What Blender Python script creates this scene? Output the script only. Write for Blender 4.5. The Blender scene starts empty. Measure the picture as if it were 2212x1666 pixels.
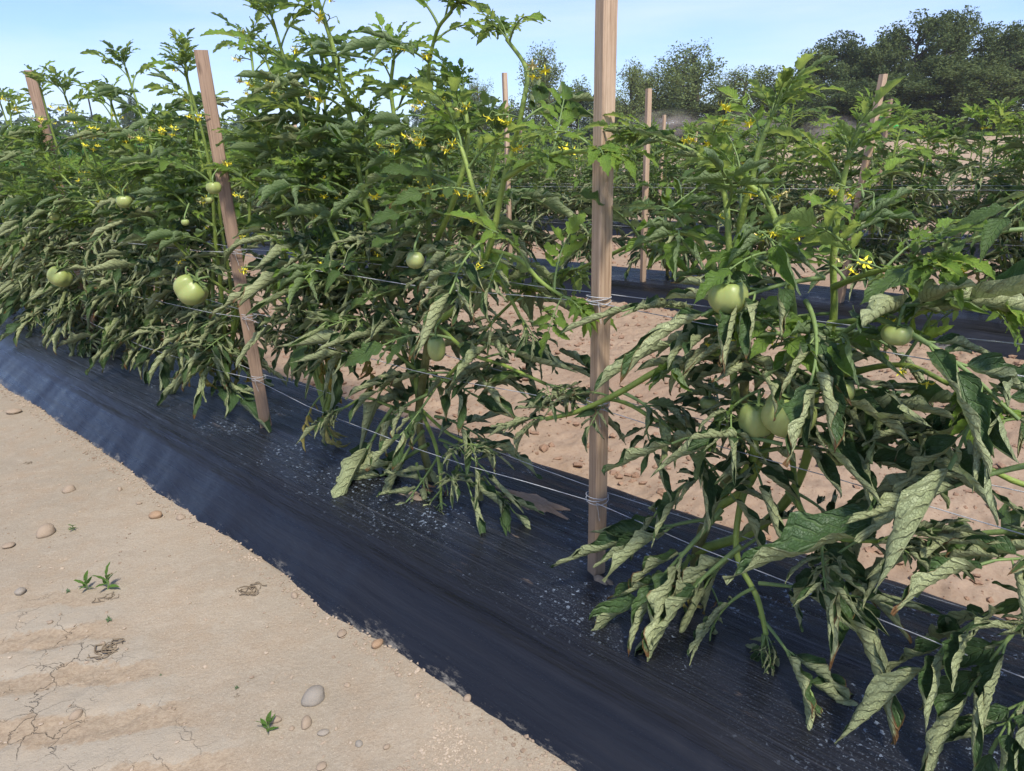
import bpy, math, random
import numpy as np
from mathutils import Vector, Matrix

# ------------------------------------------------------------------ camera, world, sun
SC = bpy.context.scene
COL = SC.collection
PITCH, ROLL = math.radians(18.5), math.radians(1.9)
cam_d = bpy.data.cameras.new('camera'); cam = bpy.data.objects.new('camera', cam_d); COL.objects.link(cam)
cam_d.sensor_width = 36; cam_d.lens = 36 * 700 / 1024; cam_d.clip_start = .02; cam_d.clip_end = 4000
FW = Vector((0, math.cos(PITCH), -math.sin(PITCH))); U0 = Vector((1, 0, 0)).cross(FW)
RT = Vector((1, 0, 0)) * math.cos(ROLL) - U0 * math.sin(ROLL)
UP = U0 * math.cos(ROLL) + Vector((1, 0, 0)) * math.sin(ROLL)
cam.matrix_world = Matrix(((RT.x, UP.x, -FW.x, 0), (RT.y, UP.y, -FW.y, 0), (RT.z, UP.z, -FW.z, 1.0), (0, 0, 0, 1)))
SC.camera = cam
SUN_EL, SUN_AZ = math.radians(57), math.radians(160)      # azimuth clockwise from +Y: from behind and a little to the right
world = bpy.data.worlds.new('World'); SC.world = world; world.use_nodes = True
SUN_POWER, SUN_ANGLE, SKY_STRENGTH, EXPOSURE = 2.8, 7, .1, 1.04
wt = world.node_tree; wt.nodes.clear()
wo = wt.nodes.new('ShaderNodeOutputWorld'); wb = wt.nodes.new('ShaderNodeBackground'); sky = wt.nodes.new('ShaderNodeTexSky')
sky.sky_type = 'NISHITA'; sky.sun_disc = False; sky.sun_elevation = SUN_EL; sky.sun_rotation = SUN_AZ
sky.air_density = 1.0; sky.dust_density = .8; sky.ozone_density = 2.6
wb.inputs['Strength'].default_value = SKY_STRENGTH
ct = wt.nodes.new('ShaderNodeMix'); ct.data_type = 'RGBA'; ct.blend_type = 'MULTIPLY'; ct.inputs['Factor'].default_value = 1; ct.inputs['B'].default_value = (.76, .85, 1.12, 1)
tc = wt.nodes.new('ShaderNodeTexCoord'); mp = wt.nodes.new('ShaderNodeMapping'); mp.inputs['Scale'].default_value = (1.0, 1.6, 7.0)
cn = wt.nodes.new('ShaderNodeTexNoise'); cn.inputs['Scale'].default_value = 1.5; cn.inputs['Detail'].default_value = 6; cn.inputs['Roughness'].default_value = .55
cr = wt.nodes.new('ShaderNodeMapRange'); cr.inputs['From Min'].default_value = .42; cr.inputs['From Max'].default_value = .78
cr.inputs['To Min'].default_value = .05; cr.inputs['To Max'].default_value = .6
cm = wt.nodes.new('ShaderNodeMix'); cm.data_type = 'RGBA'; cm.inputs['B'].default_value = (5.0, 5.4, 6.9, 1)
for a, b in ((tc.outputs['Generated'], mp.inputs['Vector']), (mp.outputs[0], cn.inputs['Vector']), (cn.outputs['Fac'], cr.inputs['Value']),
             (cr.outputs[0], cm.inputs['Factor']), (sky.outputs[0], ct.inputs['A']), (ct.outputs['Result'], cm.inputs['A']), (cm.outputs['Result'], wb.inputs['Color']), (wb.outputs[0], wo.inputs['Surface'])):
    wt.links.new(a, b)
sun_d = bpy.data.lights.new('sun', 'SUN'); sun_d.energy = SUN_POWER; sun_d.angle = math.radians(SUN_ANGLE); sun_d.color = (1, .945, .86)
sun = bpy.data.objects.new('sun', sun_d); COL.objects.link(sun)
sdir = Vector((math.cos(SUN_EL) * math.sin(SUN_AZ), math.cos(SUN_EL) * math.cos(SUN_AZ), math.sin(SUN_EL)))
sun.rotation_euler = sdir.to_track_quat('Z', 'Y').to_euler()
SC.view_settings.view_transform = 'Standard'; SC.view_settings.look = 'None'; SC.view_settings.gamma = 1
SC.view_settings.use_curve_mapping = False; SC.view_settings.exposure = EXPOSURE
SC.cycles.max_bounces = 8; SC.cycles.transparent_max_bounces = 8; SC.cycles.volume_bounces = 1

# ------------------------------------------------------------------ places: row frame (s along the rows, n across them)
DX, DY, NX, NY = -.738, .675, .675, .738
ROWS = [1.32, 5.0, 8.72, 12.44, 16.16]
SOIL = -.15
def W(s, n, z=0.0): return Vector((s * DX + n * NX, s * DY + n * NY, z))
FPX = 1512.1
def ray(px, py): return FW + RT * ((px - 1106) / FPX) - UP * ((py - 833) / FPX)
def on_row(px, py, dn=0.0, c=1.32):        # point of the upright plane through a row (dn nearer or farther)
    r = ray(px, py); t = (c + dn) / (r.x * NX + r.y * NY); return Vector((0, 0, 1)) + r * t
def on_z(px, py, z=SOIL):
    r = ray(px, py); t = (z - 1) / r.z; return Vector((0, 0, 1)) + r * t
def on_y(px, py, Y):
    r = ray(px, py); t = Y / r.y; return Vector((0, 0, 1)) + r * t
rnd = random.Random(7)

# ------------------------------------------------------------------ object helpers
def tag(o, label=None, cat=None, group=None, kind=None):
    if label: o['label'] = label
    if cat: o['category'] = cat
    if group: o['group'] = group
    if kind: o['kind'] = kind
    return o
def link(name, me, parent=None, loc=None):
    o = bpy.data.objects.new(name, me); COL.objects.link(o)
    if parent: o.parent = parent
    if loc is not None: o.location = loc
    return o
def empty(name, loc, label, cat, group=None):
    o = bpy.data.objects.new(name, None); o.empty_display_size = .1; COL.objects.link(o); o.location = loc
    return tag(o, label, cat, group)

class Acc:                                  # collects vertices, faces, uvs and material slots for one mesh
    def __init__(self): self.v = []; self.f = []; self.uv = []; self.m = []; self.n = 0
    def add(self, v, f, uv=None, mat=0):
        v = np.asarray(v, float).reshape(-1, 3); k = len(v)
        self.v.append(v); self.uv.append(np.zeros((k, 2)) if uv is None else np.asarray(uv, float).reshape(-1, 2))
        for q in f: self.f.append(tuple(int(i) + self.n for i in q)); self.m.append(mat)
        self.n += k
    def grid(self, P, UV=None, mat=0, flip=False, close=False):   # P: (a, b, 3)
        a, b = P.shape[:2]; idx = np.arange(a * b).reshape(a, b)
        if close: idx = np.concatenate([idx, idx[:, :1]], 1)
        q = np.stack([idx[:-1, :-1], idx[1:, :-1], idx[1:, 1:], idx[:-1, 1:]], -1).reshape(-1, 4)
        if flip: q = q[:, ::-1]
        self.add(P.reshape(-1, 3), q.tolist(), None if UV is None else UV.reshape(-1, 2), mat)
    def mesh(self, name, mats, smooth=True):
        me = bpy.data.meshes.new(name)
        V = np.concatenate(self.v); UVv = np.concatenate(self.uv)
        me.from_pydata(V.tolist(), [], self.f)
        for m in mats: me.materials.append(m)
        me.polygons.foreach_set('material_index', self.m)
        me.polygons.foreach_set('use_smooth', [smooth] * len(self.f))
        ul = me.uv_layers.new(name='uv'); li = np.zeros(len(me.loops), int); me.loops.foreach_get('vertex_index', li)
        ul.data.foreach_set('uv', UVv[li].ravel())
        me.update(); return me
def np_mesh(name, V, Q, mat, smooth=True, uv=None):               # fast path for big quad sheets
    me = bpy.data.meshes.new(name); V = np.asarray(V, np.float32); Q = np.asarray(Q, np.int32); k = Q.shape[1]
    me.vertices.add(len(V)); me.vertices.foreach_set('co', V.ravel())
    me.loops.add(Q.size); me.loops.foreach_set('vertex_index', Q.ravel())
    me.polygons.add(len(Q)); me.polygons.foreach_set('loop_start', np.arange(0, Q.size, k, dtype=np.int32))
    me.polygons.foreach_set('loop_total', np.full(len(Q), k, np.int32))
    me.polygons.foreach_set('use_smooth', np.full(len(Q), smooth))
    if uv is not None:
        ul = me.uv_layers.new(name='uv'); ul.data.foreach_set('uv', np.asarray(uv, np.float32)[Q.ravel()].ravel())
    me.materials.append(mat); me.update(); me.validate(); return me
def catmull(pts, per=5):
    P = [Vector(p) for p in pts]; P = [P[0] * 2 - P[1]] + P + [P[-1] * 2 - P[-2]]; out = []
    for i in range(1, len(P) - 2):
        for k in range(per):
            t = k / per; a, b, c, d = P[i - 1], P[i], P[i + 1], P[i + 2]
            out.append(.5 * ((2 * b) + (c - a) * t + (2 * a - 5 * b + 4 * c - d) * t * t + (3 * b - a - 3 * c + d) * t ** 3))
    out.append(P[-2]); return out
def tube(acc, pts, rad, sides=7, mat=0, cap=True):
    pts = [Vector(p) for p in pts]; n = len(pts); rad = rad if hasattr(rad, '__len__') else [rad] * n
    rings = []; ref = Vector((.31, .57, .76)); prev = None
    for i, p in enumerate(pts):
        t = (pts[min(i + 1, n - 1)] - pts[max(i - 1, 0)]); t = t.normalized() if t.length > 1e-9 else Vector((0, 0, 1))
        if prev is None: x = t.cross(ref)
        else: x = prev - t * prev.dot(t)
        if x.length < 1e-6: x = t.orthogonal()
        x.normalize(); prev = x; y = t.cross(x)
        rings.append([p + (x * math.cos(a) + y * math.sin(a)) * rad[i] for a in [2 * math.pi * k / sides for k in range(sides)]])
    P = np.array([[tuple(q) for q in r] for r in rings])
    L = np.linspace(0, 1, n)[:, None] * np.ones((1, sides)); A = np.ones((n, 1)) * np.linspace(0, 1, sides)[None]
    acc.grid(P, np.stack([A, L], -1), mat, flip=False, close=True)
    if cap:
        k = acc.n; acc.add([tuple(pts[-1] + (pts[-1] - pts[-2]).normalized() * rad[-1] * .6)], [])
        for j in range(sides): acc.f.append((k - sides + j, k - sides + (j + 1) % sides, k)); acc.m.append(mat)

# ------------------------------------------------------------------ noise for relief
def _h(ix, iy, seed):
    h = (ix.astype(np.int64) * 374761393 + iy.astype(np.int64) * 668265263 + seed * 974711) & 0xffffffff
    h = ((h ^ (h >> 13)) * 1274126177) & 0xffffffff
    return ((h ^ (h >> 16)) & 0xffffff) / float(0xffffff)
def vnoise(x, y, seed=0):
    ix, iy = np.floor(x), np.floor(y); fx, fy = x - ix, y - iy
    fx = fx * fx * (3 - 2 * fx); fy = fy * fy * (3 - 2 * fy)
    a, b, c, d = _h(ix, iy, seed), _h(ix + 1, iy, seed), _h(ix, iy + 1, seed), _h(ix + 1, iy + 1, seed)
    return (a * (1 - fx) + b * fx) * (1 - fy) + (c * (1 - fx) + d * fx) * fy
def fbm(x, y, o=4, seed=0):
    r = 0; a = .5
    for k in range(o): r = r + a * (vnoise(x, y, seed + k) * 2 - 1); x, y, a = x * 2.03 + 11.7, y * 2.03 + 5.1, a * .5
    return r
def worley(x, y, seed=0):
    ix, iy = np.floor(x), np.floor(y); F1 = np.full(x.shape, 9.); F2 = np.full(x.shape, 9.); C = np.zeros(x.shape)
    for dx in (-1, 0, 1):
        for dy in (-1, 0, 1):
            jx, jy = ix + dx, iy + dy
            d = np.hypot(jx + _h(jx, jy, seed) - x, jy + _h(jx, jy, seed + 9) - y)
            m = d < F1; F2 = np.where(m, F1, np.minimum(F2, d)); C = np.where(m, _h(jx, jy, seed + 17), C); F1 = np.where(m, d, F1)
    return F1, F2, C

# ------------------------------------------------------------------ materials
class NT:
    def __init__(self, name):
        self.m = bpy.data.materials.new(name); self.m.use_nodes = True; self.t = self.m.node_tree; self.t.nodes.clear()
        self.out = self.t.nodes.new('ShaderNodeOutputMaterial')
    def n(self, typ, **kw):
        nd = self.t.nodes.new('ShaderNode' + typ)
        for k, v in kw.items():
            if hasattr(nd, k): setattr(nd, k, v)
            else: nd.inputs[k.replace('_', ' ')].default_value = v
        return nd
    def l(self, a, b): self.t.links.new(a, b)
    def math(self, op, a, b=None, c=None, clamp=False):
        nd = self.t.nodes.new('ShaderNodeMath'); nd.operation = op; nd.use_clamp = clamp
        for i, v in enumerate((a, b, c)):
            if v is None: continue
            if hasattr(v, 'links') or hasattr(v, 'is_linked'): self.l(v, nd.inputs[i])
            else: nd.inputs[i].default_value = v
        return nd.outputs[0]
    def mix(self, f, a, b, blend='MIX'):
        nd = self.t.nodes.new('ShaderNodeMix'); nd.data_type = 'RGBA'; nd.blend_type = blend
        for k, v in (('Factor', f), ('A', a), ('B', b)):
            if hasattr(v, 'is_linked'): self.l(v, nd.inputs[k])
            elif k == 'Factor': nd.inputs[k].default_value = v
            else: nd.inputs[k].default_value = (*v, 1)
        return nd.outputs['Result']
    def rng(self, v, a, b, c=0., d=1.):
        nd = self.t.nodes.new('ShaderNodeMapRange'); self.l(v, nd.inputs['Value'])
        for k, x in zip(('From Min', 'From Max', 'To Min', 'To Max'), (a, b, c, d)): nd.inputs[k].default_value = x
        return nd.outputs[0]
    def noise(self, vec, scale, detail=3, rough=.55, out='Fac'):
        nd = self.n('TexNoise'); nd.inputs['Scale'].default_value = scale; nd.inputs['Detail'].default_value = detail; nd.inputs['Roughness'].default_value = rough
        if vec is not None: self.l(vec, nd.inputs['Vector'])
        return nd.outputs[out]
    def mapped(self, vec, scale, rot=(0, 0, 0)):
        nd = self.n('Mapping'); nd.inputs['Scale'].default_value = scale; nd.inputs['Rotation'].default_value = rot; self.l(vec, nd.inputs['Vector']); return nd.outputs[0]
    def bump(self, h, s=.4, dist=.01, normal=None):
        nd = self.n('Bump'); nd.inputs['Strength'].default_value = s; nd.inputs['Distance'].default_value = dist; self.l(h, nd.inputs['Height'])
        if normal is not None: self.l(normal, nd.inputs['Normal'])
        return nd.outputs[0]
    def bsdf(self, col, rough=.6, normal=None, spec=.5, **kw):
        b = self.n('BsdfPrincipled')
        if hasattr(col, 'is_linked'): self.l(col, b.inputs['Base Color'])
        else: b.inputs['Base Color'].default_value = (*col, 1)
        if hasattr(rough, 'is_linked'): self.l(rough, b.inputs['Roughness'])
        else: b.inputs['Roughness'].default_value = rough
        b.inputs['Specular IOR Level'].default_value = spec
        for k, v in kw.items(): b.inputs[k.replace('_', ' ')].default_value = v
        if normal is not None: self.l(normal, b.inputs['Normal'])
        return b
    def done(self, sh): self.l(sh, self.out.inputs['Surface']); return self.m

def leaf_material(name, top_a, top_b, under_a, under_b, vein_top, trans=.25, burn=0., rough=.5):
    T = NT(name); uv = T.n('UVMap').outputs[0]; sep = T.n('SeparateXYZ'); T.l(uv, sep.inputs[0]); u, v = sep.outputs[0], sep.outputs[1]
    oi = T.n('ObjectInfo').outputs['Random']; geo = T.n('NewGeometry'); obj = T.n('TexCoord').outputs['Object']
    au = T.math('ABSOLUTE', T.math('MULTIPLY_ADD', u, 2., -1.))
    ph = T.math('ADD', T.math('MULTIPLY_ADD', au, -2.3, T.math('MULTIPLY', v, 8.)), T.math('MULTIPLY', T.noise(T.mapped(uv, (1, 1, 1)), 5, 2), 1.3))                # side veins run forward to the edge
    tri = T.math('ABSOLUTE', T.math('SUBTRACT', T.math('FRACT', ph), .5))           # 0 on a vein
    lat = T.rng(tri, .02, .17, 1., 0.); mid = T.rng(au, .02, .07, 1., 0.)
    nz = T.n('TexVoronoi', feature='DISTANCE_TO_EDGE'); nz.inputs['Scale'].default_value = 26.; T.l(T.mapped(uv, (1, 1.6, 1)), nz.inputs['Vector'])
    net = T.rng(nz.outputs['Distance'], 0., .06, .35, 0.)
    vein = T.math('MAXIMUM', T.math('MAXIMUM', T.math('MULTIPLY', lat, .8), mid), net)
    n1 = T.noise(obj, 9, 3); n2 = T.noise(obj, 60, 2)
    var = T.math('ADD', T.math('MULTIPLY', oi, .6), T.math('MULTIPLY', n1, .5), clamp=True)
    top = T.mix(var, top_a, top_b); und = T.mix(var, under_a, under_b)
    top = T.mix(T.math('MULTIPLY', vein, .38), top, vein_top)
    dusty = T.math('MULTIPLY', T.rng(n2, .52, .75), .3); top = T.mix(dusty, top, (.17, .22, .15))
    und = T.mix(T.math('MULTIPLY', T.rng(n2, .5, .7), .35), und, tuple(c * 1.35 for c in under_b)); und = T.mix(T.rng(T.noise(obj, 22, 4), .62, .75, 0, .5), und, (.2, .17, .075)) if burn > .14 else und
    und = T.mix(T.math('MULTIPLY', vein, .5), und, tuple(c * .5 for c in under_b))
    col = T.mix(geo.outputs['Backfacing'], top, und)
    if burn > 0:
        e = T.math('ADD', T.math('POWER', v, 6.), T.math('MULTIPLY', T.math('POWER', au, 6.), .6))
        b = T.math('MULTIPLY', T.rng(T.math('ADD', e, n1), 1.0, 1.25), T.rng(oi, 1 - burn, 1 - burn + .05))
        col = T.mix(b, col, (.17, .085, .03))
    h = T.math('ADD', T.math('MULTIPLY', vein, -1.), T.math('MULTIPLY', n2, .4))
    bp = T.bump(h, .8, .005)
    p = T.bsdf(col, rough, bp, .35); tr = T.n('BsdfTranslucent'); tm = T.mix(.5, col, tuple(min(1, c * 3.2) for c in top_b))
    T.l(tm, tr.inputs['Color']); mx = T.n('MixShader'); mx.inputs[0].default_value = trans
    T.l(p.outputs[0], mx.inputs[1]); T.l(tr.outputs[0], mx.inputs[2]); return T.done(mx.outputs[0])
M = {}
M['leaf'] = leaf_material('tomato_leaf', (.05, .098, .026), (.105, .172, .038), (.21, .255, .105), (.32, .36, .15), (.16, .23, .08), .22, .12)
M['leaf_curl'] = leaf_material('curled_tomato_leaf', (.036, .078, .028), (.066, .12, .034), (.22, .26, .125), (.37, .4, .19), (.12, .17, .07), .16, .3)
M['leaf_top'] = leaf_material('upper_tomato_leaf', (.085, .165, .026), (.175, .275, .036), (.13, .19, .08), (.2, .26, .11), (.17, .25, .09), .25, 0.)
M['leaf_young'] = leaf_material('young_tomato_leaf', (.15, .28, .035), (.26, .41, .05), (.17, .26, .08), (.25, .34, .11), (.26, .36, .12), .32, 0.)
M['leaf_yellow'] = leaf_material('yellowed_leaf', (.22, .2, .04), (.4, .28, .04), (.3, .27, .08), (.36, .3, .09), (.36, .33, .12), .2, .9)
M['leaf_dead'] = leaf_material('dead_leaf', (.12, .06, .025), (.2, .1, .045), (.2, .12, .06), (.27, .17, .09), (.2, .12, .06), .08, 0.)
M['leaf_weed'] = leaf_material('weed_leaf', (.08, .17, .03), (.14, .27, .04), (.14, .22, .07), (.2, .3, .08), (.2, .32, .1), .25, 0.)
def simple(name, ca, cb, scale=20, rough=.6, spec=.4, bump=.2, bscale=None, stretch=(1, 1, 1), **kw):
    T = NT(name); o = T.n('TexCoord').outputs['Object']; v = T.mapped(o, stretch)
    n = T.noise(v, scale, 4, .6); r = T.n('ObjectInfo').outputs['Random']
    f = T.math('ADD', T.rng(n, .3, .7), T.math('MULTIPLY_ADD', r, .3, -.15), clamp=True)
    b = T.bump(T.noise(v, bscale or scale * 3, 4, .6), bump, .01)
    return T.done(T.bsdf(T.mix(f, ca, cb), rough, b, spec, **kw).outputs[0])
M['stem'] = simple('tomato_stem', (.15, .215, .04), (.25, .32, .06), 30, .5, .4, .3, 160)
M['stem_old'] = simple('woody_tomato_stem', (.11, .11, .035), (.2, .2, .07), 26, .6, .3, .5, 120)
M['petiole'] = simple('leaf_stalk', (.12, .18, .06), (.18, .25, .075), 30, .55, .3, .2)
M['petal'] = simple('flower_petal', (.82, .68, .03), (.9, .8, .08), 60, .5, .3, .1)
M['petal_dry'] = simple('faded_petal', (.6, .5, .2), (.72, .62, .32), 60, .6, .3, .1)
M['bark'] = simple('tree_bark', (.07, .055, .04), (.12, .1, .075), 3, .9, .1, .6)
M['stone'] = simple('beige_stone', (.25, .19, .135), (.34, .26, .18), 25, .8, .3, .35, 90)
M['stone_grey'] = simple('grey_stone', (.2, .185, .16), (.31, .255, .19), 18, .7, .3, .3, 70)
M['stone_orange'] = simple('orange_stone', (.27, .16, .09), (.34, .24, .15), 30, .7, .3, .3, 90)
M['clod'] = simple('soil_clod', (.25, .155, .1), (.34, .22, .145), 14, .95, .1, .9, 120)
M['grit'] = simple('sand_grit', (.22, .16, .11), (.42, .34, .25), 9, .9, .2, .3)
M['root'] = simple('dry_root', (.14, .105, .07), (.23, .18, .12), 40, .9, .1, .5)
M['twine'] = simple('white_twine', (.45, .46, .46), (.6, .61, .62), 300, .5, .4, .6, 600)
M['purslane'] = simple('purslane_leaf', (.07, .12, .05), (.12, .16, .07), 80, .5, .4, .1)
def stone_patch(): pass

def tomato_material():
    T = NT('green_tomato'); uv = T.n('UVMap').outputs[0]; sep = T.n('SeparateXYZ'); T.l(uv, sep.inputs[0]); v = sep.outputs[1]
    o = T.n('TexCoord').outputs['Object']; n = T.noise(o, 18, 3)
    f = T.math('ADD', v, T.math('MULTIPLY_ADD', n, .5, -.25), clamp=True)
    r = T.n('ValToRGB'); e = r.color_ramp.elements
    e[0].position = 0; e[0].color = (.09, .15, .03, 1); e[1].position = 1; e[1].color = (.36, .38, .14, 1)
    k = e.new(.3); k.color = (.27, .32, .09, 1); T.l(f, r.inputs[0])
    sp = T.rng(T.noise(o, 160, 2), .6, .72, 0., .25); c = T.mix(sp, r.outputs[0], (.42, .44, .2))
    return T.done(T.bsdf(c, .4, T.bump(T.noise(o, 60, 2), .06, .01), .4, Subsurface_Weight=.12, Subsurface_Scale=.01).outputs[0])
M['tomato'] = tomato_material()
def wood_material(name, a, b, dark):
    T = NT(name); o = T.n('TexCoord').outputs['Object']
    g = T.noise(T.mapped(o, (55, 55, 1.4)), 4, 5, .7); g2 = T.noise(T.mapped(o, (16, 16, .5)), 4, 3); kn = T.noise(T.mapped(o, (30, 30, 6)), 1.5, 2)
    c = T.mix(T.rng(g2, .3, .7), a, b); c = T.mix(T.rng(g, .46, .66, 0, .8), c, dark)
    c = T.mix(T.rng(kn, .68, .78, 0, .6), c, tuple(x * .5 for x in dark))
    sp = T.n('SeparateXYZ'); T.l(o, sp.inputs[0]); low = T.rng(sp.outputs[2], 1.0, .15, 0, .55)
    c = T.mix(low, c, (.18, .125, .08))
    return T.done(T.bsdf(c, .75, T.bump(g, .6, .004), .25).outputs[0])
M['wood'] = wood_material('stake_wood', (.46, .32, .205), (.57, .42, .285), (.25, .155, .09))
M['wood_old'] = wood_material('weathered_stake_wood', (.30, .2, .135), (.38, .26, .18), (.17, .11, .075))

def film_material():
    T = NT('black_plastic_film'); uv = T.n('UVMap').outputs[0]; sep = T.n('SeparateXYZ'); T.l(uv, sep.inputs[0]); s, x = sep.outputs[0], sep.outputs[1]
    st = T.noise(T.mapped(uv, (1.2, 60, 1)), 2.2, 5, .65)                     # stretch lines along the bed
    st2 = T.noise(T.mapped(uv, (.5, 22, 1)), 2.0, 3)
    st3 = T.noise(T.mapped(uv, (.45, 110, 1)), 1.6, 4, .7)
    crown = T.math('MULTIPLY', T.rng(x, -.33, -.16), T.rng(x, .46, .33))
    vo = T.n('TexVoronoi', feature='F1'); vo.inputs['Scale'].default_value = 82.
    wv = T.n('VectorMath', operation='ADD'); T.l(T.mapped(uv, (1, 1.35, 1)), wv.inputs[0])
    wn = T.n('VectorMath', operation='SCALE'); wn.inputs['Scale'].default_value = .02; T.l(T.noise(uv, 110, 2, .6, 'Color'), wn.inputs[0]); T.l(wn.outputs[0], wv.inputs[1]); T.l(wv.outputs[0], vo.inputs['Vector'])
    sc_ = T.n('SeparateColor'); T.l(vo.outputs['Color'], sc_.inputs[0])
    patch = T.noise(uv, 3.2, 3, .6)
    size = T.math('MULTIPLY', T.rng(sc_.outputs[0], .45, 1., 0., .42), T.rng(patch, .38, .56))
    spots = T.math('MULTIPLY', T.math('LESS_THAN', vo.outputs['Distance'], size), crown)
    fine = T.math('MULTIPLY', T.rng(T.noise(uv, 260, 2, .5), .6, .64), T.math('MULTIPLY', T.rng(patch, .3, .55), crown))
    fs = T.math('MAXIMUM', T.math('MULTIPLY', spots, .65), T.math('MULTIPLY', fine, .3))
    streak = T.math('MULTIPLY', T.math('MULTIPLY', T.rng(st, .62, .8, 0, .5), T.rng(patch, .3, .7)), T.math('MULTIPLY_ADD', crown, .8, .2))
    c = T.mix(T.rng(st2, .3, .7), (.0045, .0045, .005), (.0085, .0085, .0095))
    c = T.mix(streak, c, (.10, .10, .11)); c = T.mix(T.math('MULTIPLY', T.rng(st3, .54, .7, 0, .6), crown), c, (.095, .095, .10)); c = T.mix(fs, c, (.27, .33, .4))
    dn = T.noise(T.mapped(uv, (7, 26, 1)), 3, 7, .8)
    edge = T.math('MAXIMUM', T.rng(x, -.445, -.49), T.rng(x, .44, .5))
    dl = T.noise(T.mapped(uv, (3, 6, 1)), 1.6, 3); dust = T.math('MULTIPLY', T.rng(T.math('ADD', T.rng(x, -.41, -.475), T.math('ADD', T.math('MULTIPLY_ADD', dn, 2.6, -1.5), T.math('MULTIPLY_ADD', dl, 2., -1.))), .8, 1.35, 0, .75), T.rng(x, -.38, -.42)); dust = T.math('MAXIMUM', dust, T.math('MULTIPLY', T.rng(x, .44, .5), dn))
    sand = T.math('MULTIPLY', T.rng(T.noise(T.mapped(uv, (2.2, 9, 1)), 2.2, 5, .65), .64, .7), T.math('MULTIPLY', crown, T.rng(st, .42, .58)))
    c = T.mix(T.math('MULTIPLY', sand, .7), c, (.25, .18, .125)); c = T.mix(dust, c, (.25, .225, .18))
    rough = T.math('ADD', T.rng(st2, .3, .7, .24, .36), T.math('MULTIPLY', T.math('MAXIMUM', dust, fs), .3))
    b1 = T.bump(T.math('ADD', T.math('MULTIPLY', st, T.math('MULTIPLY_ADD', crown, .8, .2)), T.math('MULTIPLY', T.math('MULTIPLY', st3, 1.8), crown)), .8, .011); b2 = T.bump(T.noise(T.mapped(uv, (1.5, 8, 1)), 5, 3), .2, .02, b1)
    return T.done(T.bsdf(c, rough, b2, .5).outputs[0])
M['film'] = film_material()

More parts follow.
